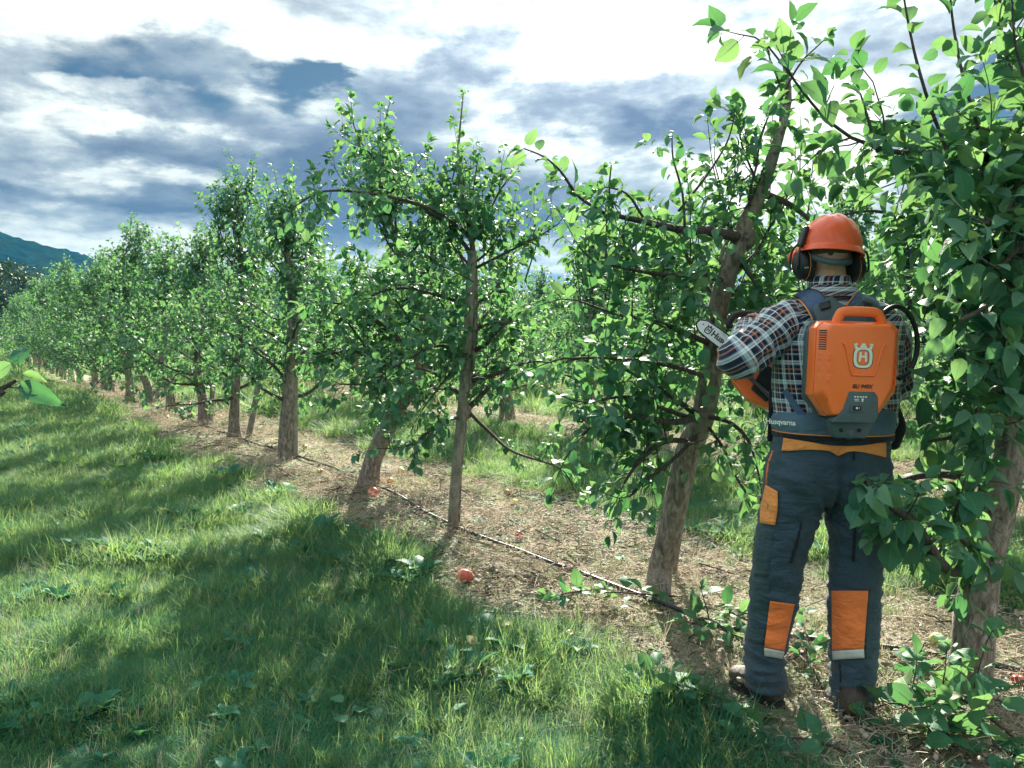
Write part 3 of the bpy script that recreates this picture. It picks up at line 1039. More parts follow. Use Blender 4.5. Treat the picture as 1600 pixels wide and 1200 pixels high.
# ------------------------------------------------------------------ tree kinds for the rest of the rows
VAR = []
for s in range(6):
    T_ = Tree(200 + s, .098)
    Hh = 2.45 + .16 * ((s * 2) % 6)
    lean = .25 * math.sin(s * 2.1)
    pts = [(0, 0, -.08), (lean * .3, 0, .35), (lean, .04 * s - .1, .8), (lean * 1.1, 0, 1.4), (lean * .9, 0, 2.1), (lean, .05, Hh)]
    st = catmull(pts, 24)
    T_.crown(st, .50, 28, 1.12, .22, .042, .11, .30, .2)
    VAR.append((T_, st, [.10, .082, .075, .06, .04, .022, .008]))
VARM = []
for T_, st, rr in VAR:
    rs = T_.rs
    g = Geo(); g.tube(st, np.interp(np.linspace(0, 1, len(st)), np.linspace(0, 1, len(rr)), rr), 9, rough=.1, rs=rs)
    tm = g.mesh('trunk'); tm.materials.append(M['bark'])
    g = Geo()
    for pts, r in T_.limbs:
        g.tube(pts, r, 4, close=False)
    for pts, r0, r1 in T_.twigs:
        g.tube(pts[::2] if len(pts) > 3 else pts, .0035, 3, close=False)
    bmh = g.mesh('branches'); bmh.materials.append(M['twig'])
    L = T_.arrays()
    fm = leaves_mesh('foliage', L, 1, rs); fm.materials.append(M['leaf_far'])
    VARM.append((tm, bmh, fm))


def copy_tree(k, loc, rz, sc, label, group):
    root = empty('apple_tree', loc, label, 'tree', group)
    root.rotation_euler = (0, 0, rz)
    root.scale = sc
    tm, bmh, fm = VARM[k]
    link('trunk', tm, None, root)
    link('branches', bmh, None, root, 'stuff')
    link('foliage', fm, None, root, 'stuff')
    return root


rsx = np.random.RandomState(77)
# front row, bases read off the photograph
front = [(318, 662, .95, 0), (268, 643, .72, 1), (237, 632, .8, 2), (203, 626, .85, 3), (176, 615, 1.15, 4), (162, 609, .8, 5), (148, 603, .8, 0), (127, 598, .8, 1), (112, 593, .8, 2), (99, 589, .8, 3), (92, 585, .8, 4)]
n_f = 0
last = None
for (px, py, wd, k) in front:
    g_ = G(px, py)
    copy_tree(k, g_, rsx.rand() * 6.28 if k != 4 else 3.3, (1.0, 1.0, .98 + .1 * rsx.rand()),
              f'apple tree of the front row, {ORD[n_f]} beyond the one with the swollen foot', FR)
    last = g_; n_f += 1
for i in range(9):
    g_ = last + ROWD * (2.3 * (i + 1))
    copy_tree(int(rsx.randint(6)), (g_.x, g_.y, 0), rsx.rand() * 6.28, (1.05, 1.05, 1.0 + .1 * rsx.rand()),
              f'tiny front-row apple tree far off, {ORD[i]} of those whose trunks merge', FR)
# rows behind
for ri, (t_a, t_b) in zip((1, 2, 3, 4), ((3.0, 46), (2, 34), (2, 40), (2, 44))):
    t_ = t_a
    n_ = 0
    while t_ < t_b:
        x = ROWN[0] * ROWS[ri] + ROWD.x * t_ + .2 * rsx.randn()
        y = ROWN[1] * ROWS[ri] + ROWD.y * t_ + .15 * rsx.randn()
        px = 800 + F * x / y if y > 0 else 9999
        if -60 < px < 1720 and not (ri >= 2 and px < 520):
            sc = .95 + .12 * rsx.rand()
            copy_tree(int(rsx.randint(6)), (x, y, gz(x, y)), rsx.rand() * 6.28, (sc, sc, sc * (.92 + .12 * rsx.rand())),
                      f'{ORD[ri]}-row apple tree, {num(n_)} along it counted from the right', f'apple trees of the {ORD[ri]} row')
            n_ += 1
        t_ += 2.1 * (.92 + .16 * rsx.rand()) * (1.0 if ri < 3 else 1.5)


# ------------------------------------------------------------------ dark woodland trees beyond the orchard
def wood_tree(loc, h, wdt, seed, label, group, conifer=False):
    rs = np.random.RandomState(seed)
    root = empty('conifer_tree' if conifer else 'woodland_tree', loc, label, 'tree', group)
    g = Geo(); g.tube([(0, 0, -.3), (.1, 0, h * .4), (0, .1, h * .9)], [h * .025, h * .018, h * .004], 8)
    link('trunk', g.mesh('trunk'), M['bark'], root)
    n_ = 5200
    L = []
    ncl = 60
    cl = []
    for i in range(ncl):
        f = rs.rand() ** .8
        a = rs.rand() * 6.28
        if conifer:
            rr = wdt * (1 - f) * (.4 + .6 * rs.rand())
            cl.append((math.cos(a) * rr, math.sin(a) * rr, h * (.12 + .86 * f), wdt * .28 * (1.1 - f)))
        else:
            rr = wdt * math.sqrt(max(0, 1 - (2 * f - 1) ** 2)) * (.5 + .5 * rs.rand())
            cl.append((math.cos(a) * rr, math.sin(a) * rr, h * (.2 + .72 * f), wdt * .34))
    for i in range(n_):
        c = cl[rs.randint(ncl)]
        d = unit(rs.randn(3)) * rs.rand() ** .4
        p = np.array([c[0] + d[0] * c[3], c[1] + d[1] * c[3], c[2] + d[2] * c[3] * .6])
        dd = unit(d + .6 * rs.randn(3)); up = unit(rs.randn(3) + np.array([0, 0, 1.2]))
        L.append(np.concatenate([p, dd, up, [h * .035 * (.6 + .8 * rs.rand())]]))
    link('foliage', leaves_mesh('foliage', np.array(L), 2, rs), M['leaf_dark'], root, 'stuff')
    return root


def far_at(px, Y):
    p = P(px, 520, Y)
    return (p.x, p.y, -.1)


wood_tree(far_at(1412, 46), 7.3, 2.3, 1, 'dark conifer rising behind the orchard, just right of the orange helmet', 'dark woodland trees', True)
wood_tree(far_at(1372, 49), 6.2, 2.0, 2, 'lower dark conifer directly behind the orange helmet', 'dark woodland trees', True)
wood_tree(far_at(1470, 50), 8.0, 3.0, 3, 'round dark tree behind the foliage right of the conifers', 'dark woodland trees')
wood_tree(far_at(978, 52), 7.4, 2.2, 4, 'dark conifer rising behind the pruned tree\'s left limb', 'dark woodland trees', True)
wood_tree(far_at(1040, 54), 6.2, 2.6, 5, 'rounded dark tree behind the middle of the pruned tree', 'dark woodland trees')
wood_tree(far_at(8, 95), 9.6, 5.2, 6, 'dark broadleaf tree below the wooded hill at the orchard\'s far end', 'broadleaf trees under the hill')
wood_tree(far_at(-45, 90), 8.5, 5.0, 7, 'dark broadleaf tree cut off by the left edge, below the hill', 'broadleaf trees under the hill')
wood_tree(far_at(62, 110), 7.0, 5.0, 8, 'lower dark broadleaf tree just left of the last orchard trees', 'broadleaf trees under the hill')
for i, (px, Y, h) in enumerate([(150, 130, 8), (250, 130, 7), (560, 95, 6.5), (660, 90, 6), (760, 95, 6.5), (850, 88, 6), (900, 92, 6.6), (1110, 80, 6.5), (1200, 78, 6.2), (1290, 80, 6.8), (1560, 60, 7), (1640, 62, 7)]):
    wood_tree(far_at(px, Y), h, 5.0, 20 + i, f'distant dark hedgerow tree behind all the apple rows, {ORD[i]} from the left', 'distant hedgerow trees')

# ------------------------------------------------------------------ tree outside the left edge that reaches in with one bough
rb = Tree(61, .075)
b = Vector((-2.35, 1.5, 0))
st = catmull([(-2.35, 1.5, -.06), (-2.33, 1.5, .6), (-2.38, 1.52, 1.2), (-2.4, 1.5, 2.1)], 14)
e = [P(0, 612, 1.42), P(26, 597, 1.42), P(28, 588, 1.42)]
lp = np.array([(-2.35, 1.5, 1.0), (-1.9, 1.47, 1.15), (-1.4, 1.44, 1.28), tuple(P(-40, 622, 1.42)), tuple(P(0, 608, 1.42)), tuple(P(26, 594, 1.42))])
lp = catmull(lp, 14)
rb.limbs.append((lp, np.linspace(.012, .0028, 14)))
rb.dress(lp[:9], .05, .2, .07, tip=0)
tw_ = px_path([(8, 604, 1.42), (30, 606, 1.42), (46, 610, 1.42)])
rb.twigs.append((tw_, .0018, .0012))
tree = build_tree('apple_tree', rb, st, [.05, .045, .03, .012], b, 'apple tree beyond the left edge whose thin twig of pale leaves hangs in from it', 'apple trees of the near left row', 0, 0, 10)


def aimed_leaf(root, base, a, tip, up, me, Y, Y2=None, wd=1.0):
    p0, p1 = P(*a, Y), P(*tip, Y2 or Y)
    d = p1 - p0
    row = np.concatenate([list(p0), list(d), up, [d.length]])
    D, Yv, Zv = frames(row[None])
    o = link('leaf', me, None, root)
    m = Matrix.Identity(4)
    for r in range(3):
        m[r][0] = D[0][r] * d.length; m[r][1] = Yv[0][r] * d.length * wd; m[r][2] = Zv[0][r] * d.length
        m[r][3] = p0[r] - base[r]
    o.matrix_basis = m


aimed_leaf(tree, b, (29, 572), (34, 535), (.15, -1, .1), BIG[0], 1.42, 1.45)
aimed_leaf(tree, b, (34, 584), (70, 594), (.0, -.85, .4), BIG[2], 1.42, 1.42, .8)
aimed_leaf(tree, b, (30, 602), (93, 630), (.1, -.9, .25), BIG[4], 1.42, 1.36, .44)
aimed_leaf(tree, b, (18, 568), (-14, 590), (.3, -.8, .4), BIG[3], 1.42)
aimed_leaf(tree, b, (24, 585), (16, 578), (0, -.4, .9), BIG[5], 1.42)

# ------------------------------------------------------------------ stakes
def stake(rows, r0, label, base_pt, kind='wooden_stake', group='stakes tied beside the trunks', seg=10):
    pts = px_path(rows)
    b_ = np.array(base_pt)
    st_ = catmull(pts, 10)
    g = Geo(); g.tube(st_, np.linspace(r0, r0 * .9, 10), seg, rough=.07, rs=np.random.RandomState(len(rows)))
    root = link(kind, g.mesh(kind, True, b_), M['stake'])
    root.location = b_
    tag(root, label, 'stake', group)
    return root


bb = G(700, 832)
stake([(706, 834, bb.y), (712, 740, bb.y), (722, 640, bb.y), (730, 540, bb.y), (735, 440, bb.y), (738, 392, bb.y)], .036, 'thick grey post holding the slim apple tree upright', G(706, 832))
bb = G(388, 687)
stake([(387, 688, bb.y), (395, 650, bb.y), (404, 600, bb.y)], .042, 'leaning round stake beside the tree with the swollen foot', bb)
bb = G(461, 716)
stake([(461, 718, bb.y), (461, 660, bb.y), (461, 560, bb.y)], .036, 'upright stake hugging the straight pale trunk', bb)
bb = G(330, 663)
stake([(329, 664, bb.y), (331, 630, bb.y), (333, 580, bb.y)], .04, 'stake beside the trunk next past the leaning stake', bb)
bb = G(245, 633)
stake([(243, 634, bb.y), (247, 605, bb.y), (250, 580, bb.y)], .04, 'thin far stake next to a short trunk, furthest of the stakes', bb)
bb = G(1040, 935)
stake([(1050, 905, 4.85), (1080, 700, 4.75), (1096, 600, 4.6), (1122, 440, 4.4), (1134, 380, 4.35)], .022, 'bluish pole slanting up behind the pruned tree trunk', G(1050, 905))
bb = G(786, 656)
stake([(783, 660, bb.y), (786, 620, bb.y), (790, 540, bb.y)], .05, 'pole in the second row seen through the gap behind the slim tree', bb)

# ------------------------------------------------------------------ irrigation hose
m_hose = simple_mat('hose_rubber', (.018, .022, .028), .45, .2, 8, bump=.2)
rows = [(1130, 990), (1070, 965), (1000, 938), (940, 915), (880, 893), (820, 870), (770, 852), (715, 830), (690, 818), (650, 797), (615, 775), (585, 762), (545, 745), (500, 728), (465, 716), (420, 702), (380, 690)]
pts = [G(*r) + Vector((0, 0, .012)) for r in rows]
pts = [Vector((2.2, 3.3, .02)), Vector((1.75, 3.55, .025))] + pts + [pts[-1] + ROWD * 6, pts[-1] + ROWD * 14]
pp_ = catmull(pts, 160)
for q in pp_:
    q[2] = gz(q[0], q[1]) + .030
g = Geo(); g.tube(pp_, .0125, 8)
tag(link('irrigation_hose', g.mesh('irrigation_hose'), m_hose), 'thin black irrigation hose running along the bare strip past the trunks', 'hose')
# ------------------------------------------------------------------ the worker
DG = bpy.context.evaluated_depsgraph_get


def ellip(bm, c, r, rot=None, sub=3):
    res = bmesh.ops.create_icosphere(bm, subdivisions=sub, radius=1)
    mt = Matrix.Translation(c) @ (rot.to_4x4() if rot else Matrix.Identity(4)) @ Matrix.Diagonal((r[0], r[1], r[2], 1))
    bmesh.ops.transform(bm, matrix=mt, verts=res['verts'])


def capsule(bm, pts, rad, seg=16, n_=None):
    """closed tapered tube with round ends"""
    n_ = n_ or max(6, len(pts) * 4)
    c = catmull(pts, n_)
    r = np.interp(np.linspace(0, 1, n_), np.linspace(0, 1, len(rad)), rad)
    V, T = tube_arrays(c, r, seg)
    vs = [bm.verts.new(v) for v in V]
    for t_ in T:
        bm.faces.new([vs[i] for i in t_])
    ellip(bm, Vector(c[0]), (r[0],) * 3, sub=2)
    ellip(bm, Vector(c[-1]), (r[-1],) * 3, sub=2)


def remesh(bm, voxel, smooth=6, name='m'):
    me = bpy.data.meshes.new(name)
    bm.to_mesh(me); bm.free()
    o = bpy.data.objects.new('tmp', me)
    COL.objects.link(o)
    r = o.modifiers.new('r', 'REMESH'); r.mode = 'VOXEL'; r.voxel_size = voxel
    if smooth:
        s = o.modifiers.new('s', 'SMOOTH'); s.iterations = smooth; s.factor = .5
    out = bpy.data.meshes.new_from_object(o.evaluated_get(DG()))
    out.name = name
    bpy.data.objects.remove(o); bpy.data.meshes.remove(me)
    shade(out)
    return out


def displace(me, fn):
    me.update()
    V = np.empty(len(me.vertices) * 3); me.vertices.foreach_get('co', V); V = V.reshape(-1, 3)
    Nn = np.empty(len(me.vertices) * 3); me.vertices.foreach_get('normal', Nn); Nn = Nn.reshape(-1, 3)
    for i in range(len(V)):
        V[i] += Nn[i] * fn(V[i])
    me.vertices.foreach_set('co', V.ravel()); me.update()


def loft(rings, n_ring, seg=56, wr=None, cap=True, expo=2.3):
    """rings: (centre, half width vector, half depth vector); returns verts, quads, uv in metres"""
    C = catmull([r[0] for r in rings], n_ring)
    A = catmull([r[1] for r in rings], n_ring)
    B = catmull([r[2] for r in rings], n_ring)
    V, UV = [], []
    ln = 0
    for i in range(n_ring):
        if i: ln += np.linalg.norm(C[i] - C[i - 1])
        ra = (np.linalg.norm(A[i]) + np.linalg.norm(B[i])) / 2
        for j in range(seg + 1):
            a = j / seg * 2 * math.pi
            ca, sa = math.cos(a), math.sin(a)
            k = (abs(ca) ** expo + abs(sa) ** expo) ** (-1 / expo)
            p = C[i] + A[i] * ca * k + B[i] * sa * k
            if wr is not None:
                nrm = unit(A[i] * ca + B[i] * sa)
                p = p + nrm * wr(p, i / (n_ring - 1), a)
            V.append(p); UV.append((a * ra, ln))
    Q = []
    for i in range(n_ring - 1):
        for j in range(seg):
            a = i * (seg + 1) + j
            Q.append((a, a + 1, a + seg + 2, a + seg + 1))
    return np.array(V), np.array(Q), np.array(UV)


def target(objs):
    bvhs = []
    for o in objs:
        me = o.data
        mw = o.matrix_world
        bvhs.append(BVHTree.FromPolygons([mw @ v.co for v in me.vertices], [tuple(p.vertices) for p in me.polygons]))
    return bvhs


def hit(bvhs, px, py, default_Y, org=CAM):
    d = ray(px, py).normalized()
    best = None
    for b_ in bvhs:
        h = b_.ray_cast(org, d)
        if h[0] is not None and (best is None or h[3] < best[3]):
            best = h
    if best is None:
        return P(px, py, default_Y), -d
    return best[0], best[1]


def patch(name, A, B, bvhs, Yd, mat, parent, n_=16, m_=6, off=.010, thick=.003, maxback=.12, smooth_it=2):
    """cloth piece between two picture curves A and B, laid onto the surface beneath, with its own thickness"""
    a = catmull(A, n_) if len(A) > 2 else np.array([np.array(A[0]) * (1 - t_) + np.array(A[1]) * t_ for t_ in np.linspace(0, 1, n_)])
    b_ = catmull(B, n_) if len(B) > 2 else np.array([np.array(B[0]) * (1 - t_) + np.array(B[1]) * t_ for t_ in np.linspace(0, 1, n_)])
    R = np.zeros((n_, m_)); D = {}
    for i in range(n_):
        for j in range(m_):
            q = a[i] * (1 - j / (m_ - 1)) + b_[i] * (j / (m_ - 1))
            d = ray(*q)
            h, _ = hit(bvhs, q[0], q[1], None or Yd)
            D[i, j] = d
            R[i, j] = h.y / d.y
    med = np.median(R)
    R = np.clip(R, med - maxback, med + maxback)
    for _ in range(smooth_it):
        Q_ = np.pad(R, 1, mode='edge')
        R = (Q_[1:-1, 1:-1] * 2 + Q_[:-2, 1:-1] + Q_[2:, 1:-1] + Q_[1:-1, :-2] + Q_[1:-1, 2:]) / 6
    bm = bmesh.new()
    F_, K_ = {}, {}
    for i in range(n_):
        for j in range(m_):
            F_[i, j] = bm.verts.new(CAM + D[i, j] * (R[i, j] - off))
            K_[i, j] = bm.verts.new(CAM + D[i, j] * (R[i, j] - off + thick))
    for i in range(n_ - 1):
        for j in range(m_ - 1):
            bm.faces.new((F_[i, j], F_[i + 1, j], F_[i + 1, j + 1], F_[i, j + 1]))
            bm.faces.new((K_[i, j], K_[i, j + 1], K_[i + 1, j + 1], K_[i + 1, j]))
    for i in range(n_ - 1):
        bm.faces.new((F_[i, 0], K_[i, 0], K_[i + 1, 0], F_[i + 1, 0]))
        bm.faces.new((F_[i, m_ - 1], F_[i + 1, m_ - 1], K_[i + 1, m_ - 1], K_[i, m_ - 1]))
    for j in range(m_ - 1):
        bm.faces.new((F_[0, j], F_[0, j + 1], K_[0, j + 1], K_[0, j]))
        bm.faces.new((F_[n_ - 1, j], K_[n_ - 1, j], K_[n_ - 1, j + 1], F_[n_ - 1, j + 1]))
    return link(name, bm_mesh(name, bm, True), mat, parent)


def cloth_mat(name, col, rough=.75, bscale=900, wr=14, spec=.3, var=.12, dirt=(.10, .09, .08), dirt_amt=.2):
    m, t = new_mat(name)
    co = t.n('ShaderNodeTexCoord').outputs['Object']
    n1_ = t.noise(co, wr, 5, .6)
    c = t.ramp(n1_, [(.3, tuple(x * (1 - var) for x in col)), (.7, tuple(min(1, x * (1 + var)) for x in col))])
    c = t.mix(t.math('MULTIPLY', t.sstep(t.noise(co, 5, 6, .65), .52, .72), dirt_amt), c, dirt)
    b = t.n('ShaderNodeBsdfPrincipled', Base__Color=c, Roughness=rough)
    b.inputs['Specular IOR Level'].default_value = spec
    b.inputs['Sheen Weight'].default_value = .15
    st = t.n('ShaderNodeMapping', Vector=co, Scale=(1, 1, 2.2)).outputs[0]
    h_ = t.math('ADD', t.math('MULTIPLY', t.noise(co, bscale, 2, .5), .08), t.noise(st, 13, 4, .5, 1.2))
    bn = t.n('ShaderNodeBump', Strength=.8, Distance=.018, Height=h_)
    t.t.links.new(bn.outputs[0], b.inputs['Normal'])
    finish(t, b.outputs[0])
    return m


def scuffed(name, col, rough):
    m, t = new_mat(name)
    co = t.n('ShaderNodeTexCoord').outputs['Object']
    big = t.noise(co, 7, 5, .6)
    sp = t.noise(co, 90, 4, .7)
    st = t.noise(t.n('ShaderNodeMapping', Vector=co, Rotation=(.3, .5, .2), Scale=(1, 1, 9)).outputs[0], 26, 3, .6)
    c = t.mix(t.math('MULTIPLY', t.sstep(big, .4, .7), .12), col, tuple(min(1, x * 1.0 + .10) for x in col))
    dust = t.math('MULTIPLY', t.sstep(sp, .60, .74), t.sstep(big, .42, .60))
    c = t.mix(t.math('MULTIPLY', dust, .45), c, (.62, .50, .34))
    scr = t.sstep(st, .71, .74)
    c = t.mix(t.math('MULTIPLY', scr, .35), c, (.95, .55, .38))
    b = t.n('ShaderNodeBsdfPrincipled', Base__Color=c)
    rr = t.math('ADD', t.math('MULTIPLY', t.math('ADD', big, dust), .28), rough - .1)
    t.t.links.new(rr, b.inputs['Roughness'])
    b.inputs['Coat Weight'].default_value = .25
    b.inputs['Coat Roughness'].default_value = .12
    bn = t.n('ShaderNodeBump', Strength=.15, Distance=.002, Height=t.math('ADD', scr, t.math('MULTIPLY', sp, .3)))
    t.t.links.new(bn.outputs[0], b.inputs['Normal'])
    finish(t, b.outputs[0])
    return m


def plaid_mat():
    m, t = new_mat('plaid_flannel')
    uv = t.n('ShaderNodeTexCoord').outputs['UV']
    s = t.n('ShaderNodeSeparateXYZ', Vector=uv)
    st = [(0, (.010, .018, .045)), (.14, (.80, .86, .90)), (.215, (.16, .26, .40)), (.25, (.66, .75, .80)), (.34, (.24, .33, .45)), (.38, (.012, .02, .05)),
          (.55, (.80, .30, .12)), (.575, (.16, .10, .10)), (.60, (.78, .28, .12)), (.625, (.012, .02, .05)), (.79, (.92, .94, .92)), (.83, (.06, .09, .16)), (.90, (.014, .02, .05))]
    r1 = t.ramp(t.math('FRACT', t.math('DIVIDE', s.outputs[0], .072)), st, 'CONSTANT')
    r2 = t.ramp(t.math('FRACT', t.math('DIVIDE', s.outputs[1], .072)), st, 'CONSTANT')
    c = t.mix(.5, r1, r2)
    # where two white stripes cross the cloth is whitest
    sc = t.mix(1.0, r1, r2, 'SCREEN')
    c = t.mix(.25, c, sc)
    co = t.n('ShaderNodeTexCoord').outputs['Object']
    b = t.n('ShaderNodeBsdfPrincipled', Base__Color=c, Roughness=.85)
    b.inputs['Specular IOR Level'].default_value = .15
    b.inputs['Sheen Weight'].default_value = .25
    h_ = t.math('ADD', t.math('MULTIPLY', t.noise(co, 700, 2, .5), .08), t.noise(co, 14, 4, .5, 1.0))
    bn = t.n('ShaderNodeBump', Strength=.55, Distance=.014, Height=h_)
    t.t.links.new(bn.outputs[0], b.inputs['Normal'])
    finish(t, b.outputs[0])
    return m


def skin_mat():
    m, t = new_mat('skin')
    co = t.n('ShaderNodeTexCoord').outputs['Object']
    n_ = t.noise(co, 30, 5, .6)
    c = t.ramp(n_, [(.3, (.52, .27, .20)), (.7, (.66, .38, .29))])
    b = t.n('ShaderNodeBsdfPrincipled', Base__Color=c, Roughness=.5)
    b.inputs['Subsurface Weight'].default_value = .12
    b.inputs['Subsurface Radius'].default_value = (.02, .008, .004)
    bn = t.n('ShaderNodeBump', Strength=.3, Distance=.002, Height=t.noise(co, 260, 4, .6))
    t.t.links.new(bn.outputs[0], b.inputs['Normal'])
    finish(t, b.outputs[0])
    return m


M['skin'] = skin_mat()
M['plaid'] = plaid_mat()
M['trouser'] = cloth_mat('trouser_cloth', (.036, .072, .105), .68)
M['trouser_dark'] = cloth_mat('trouser_dark_cloth', (.030, .066, .082), .55)
M['orange_cloth'] = cloth_mat("orange_cloth", (1.0, .23, .055), .7, dirt_amt=.12)
M['amber_cloth'] = cloth_mat('amber_cloth', (1.0, .34, .09), .7, dirt_amt=.08)
M['reflect'] = simple_mat('reflective_tape', (.50, .52, .48), .35, .12, 60, bump=.2, bscale=300)
M['black'] = simple_mat('black_plastic', (.012, .014, .018), .38, .2, 30, bump=.05)
M['black_cloth'] = cloth_mat('black_webbing', (.012, .015, .020), .8)
M['belt'] = cloth_mat('belt_cloth', (.10, .18, .26), .7)
M['strap'] = cloth_mat('strap_cloth', (.08, .14, .26), .7)
M['grey_plastic'] = simple_mat('grey_plastic', (.060, .10, .12), .42, .12, 40, bump=.15, bscale=500)
M['orange'] = scuffed('orange_plastic', (1.0, .18, .03), .30)
M['helmet'] = scuffed('helmet_plastic', (1.0, .12, .035), .26)
M['white'] = simple_mat('white_print', (.78, .80, .74), .4, .03, 50)
M['print_black'] = simple_mat('black_print', (.012, .012, .016), .4, .1, 50)
M['steel'] = simple_mat('bar_steel', (.66, .70, .72), .4, .06, 60, metal=.1, bump=.05)
M['boot'] = simple_mat('boot_leather', (.060, .048, .040), .7, .35, 24, bump=.5, bscale=120)
M['sole'] = simple_mat('boot_sole', (.016, .015, .015), .8, .3, 40, bump=.3)
M['piping'] = simple_mat('orange_piping', (.90, .30, .08), .6, .05, 50)
M['hair'] = simple_mat('short_hair', (.09, .055, .038), .8, .4, 200, bump=.6, bscale=600)

YP = 3.12
base = Vector((P(1300, 1120, YP).x, YP, 0))


def R(px, py, Y=YP, hw=0, hd=.1, tilt=0):
    """a ring of a garment: centre on the picture point, half width in picture pixels"""
    c = P(px, py, Y)
    return (c, Vector((hw * Y / F, 0, tilt)), Vector((0, hd, 0)))


# body: one continuous figure
bm = bmesh.new()
hc = P(1293, 398, YP)
hc.y = YP
ELB = P(1160, 556, 3.06)
HANDL = P(1168, 508, 3.40)
ELBR = P(1392, 600, 3.22)
HANDR = P(1262, 608, 3.42)
ellip(bm, hc + Vector((0, .0, .022)), (.077, .098, .098))
ellip(bm, hc + Vector((-.008, .035, -.045)), (.062, .070, .075))      # jaw
ellip(bm, hc + Vector((-.026, .108, -.022)), (.013, .020, .024), sub=2)     # nose
ellip(bm, hc + Vector((-.020, .090, .022)), (.050, .016, .010), sub=2)     # brow
ellip(bm, hc + Vector((-.022, .094, -.062)), (.024, .012, .007), sub=2)    # lips
ellip(bm, hc + Vector((-.024, .090, -.098)), (.022, .020, .018), sub=2)    # chin
for s in (-1, 1):
    ellip(bm, hc + Vector((s * .080, .0, -.010)), (.010, .022, .034), sub=2)   # ears
capsule(bm, [P(1300, 500, YP + .01), P(1298, 462, YP), P(1293, 415, YP + .01)], [.075, .066, .060])
capsule(bm, [P(1238, 500, YP + .02), P(1305, 486, YP + .02), P(1380, 506, YP + .02)], [.06, .065, .06])
ellip(bm, P(1306, 545, YP + .02), (.185, .105, .17))
ellip(bm, P(1304, 640, YP + .02), (.165, .10, .16))
ellip(bm, P(1298, 720, YP + .02), (.17, .115, .12))
SHL, SHR = P(1232, 498, YP + .01), P(1386, 508, YP + .01)
for sh, elb, hand in ((SHL, ELB, HANDL), (SHR, ELBR, HANDR)):
    capsule(bm, [sh, sh * .5 + elb * .5, elb], [.055, .050, .042])
    d = (hand - elb)
    capsule(bm, [elb, elb + d * .4, elb + d * .92], [.042, .043, .028])
for knee, ank, hip in ((P(1216, 890, YP + .01), P(1198, 1058, YP + .03), P(1245, 745, YP)), (P(1336, 900, YP - .01), P(1332, 1090, YP - .02), P(1345, 745, YP))):
    capsule(bm, [hip, hip * .5 + knee * .5, knee, knee * .6 + ank * .4 + Vector((0, -.012, 0)), ank], [.088, .076, .056, .054, .036])
capsule(bm, [P(1198, 1062, YP + .03), P(1190, 1075, YP + .09), P(1165, 1080, YP + .19)], [.038, .036, .028])
capsule(bm, [P(1332, 1095, YP - .02), P(1330, 1105, YP + .06), P(1326, 1095, YP + .18)], [.038, .036, .028])
# hands closed on the saw handles: palm, four fingers of different lengths, thumb
for hand, elb, ax in ((HANDL, ELB, Vector((.75, .25, .35))), (HANDR, ELBR, Vector((.35, .2, .9)))):
    f = (hand - elb).normalized()
    ax = (ax - f * ax.dot(f)).normalized()
    nrm = f.cross(ax)
    pc = hand - f * .015
    ellip(bm, pc, (.038, .020, .044), Matrix((ax, nrm, f)).transposed(), sub=2)
    for k, ln in enumerate((.068, .078, .074, .058)):
        r0 = pc + ax * (.030 - .020 * k) + f * .035
        a1 = r0 + f * ln * .38 + nrm * .004
        a2 = a1 + f * ln * .12 - nrm * ln * .38
        a3 = a2 - f * ln * .34 - nrm * .004
        capsule(bm, [r0, a1, a2, a3], [.0095, .0092, .0085, .0072], 8, 10)
    r0 = pc + ax * .034 - f * .015
    capsule(bm, [r0, r0 + ax * .018 + f * .02 - nrm * .018, r0 + ax * .006 + f * .042 - nrm * .036], [.012, .010, .008], 8, 8)
body = remesh(bm, .006, 4, 'person')
person = link('person', body, M['skin'])
tag(person, 'worker seen from behind in plaid shirt, orange-patched trousers and helmet, sawing at a tree', 'person')
# eyes
for s in (-1, 1):
    bm = bmesh.new(); ellip(bm, hc + Vector((-.020 + s * .028, .086, .004)), (.012, .012, .010), sub=2)
    link('eye', bm_mesh('eye', bm, True), M['white'], person)
bm = bmesh.new()
ellip(bm, hc + Vector((0, -.006, .024)), (.0795, .096, .098), sub=4)
for v in list(bm.verts):
    if v.co.z < hc.z - .012 - .45 * max(0, v.co.y - hc.y): bm.verts.remove(v)
link('hair', bm_mesh('hair', bm, True), M['hair'], person)


# --- trousers
def fold_noise(p, amp, sc=9.0, seed=0.0, sq=2.4):
    a = noise.noise(Vector((p[0] * sc, p[1] * sc, p[2] * sc * sq + seed)))
    b_ = noise.noise(Vector((p[0] * sc * 2.3 + 7, p[1] * sc * 2.3, p[2] * sc * sq * 1.8 + seed)))
    return amp * ((1 - abs(a) * 2.6) * .6 + b_ * .5)


legs = [
    [R(1198, 1072, YP + .04, 32, .084), R(1196, 1040, YP + .04, 30, .080), R(1198, 1000, YP + .035, 31, .084), R(1204, 962, YP + .03, 34, .086), R(1210, 925, YP + .02, 36, .088),
     R(1216, 885, YP + .01, 39, .092), R(1222, 850, YP, 42, .097), R(1233, 805, YP, 46, .108), R(1243, 770, YP, 50, .125), R(1250, 740, YP, 50, .13)],
    [R(1331, 1106, YP - .03, 33, .088), R(1331, 1070, YP - .03, 32, .080), R(1332, 1035, YP - .03, 34, .084), R(1334, 985, YP - .03, 37, .086), R(1335, 940, YP - .02, 38, .088),
     R(1336, 895, YP - .01, 39, .092), R(1338, 850, YP, 42, .098), R(1340, 805, YP, 47, .110), R(1341, 770, YP, 50, .125), R(1338, 740, YP, 50, .13)]]
bm = bmesh.new()
for rings in legs:
    V, Q, UV = loft(rings, 60, 40, None, expo=2.2)
    vs = [bm.verts.new(v) for v in V]
    for q in Q: bm.faces.new([vs[i] for i in q])
    bm.faces.new(vs[:40][::-1]); bm.faces.new(vs[-41:-1])
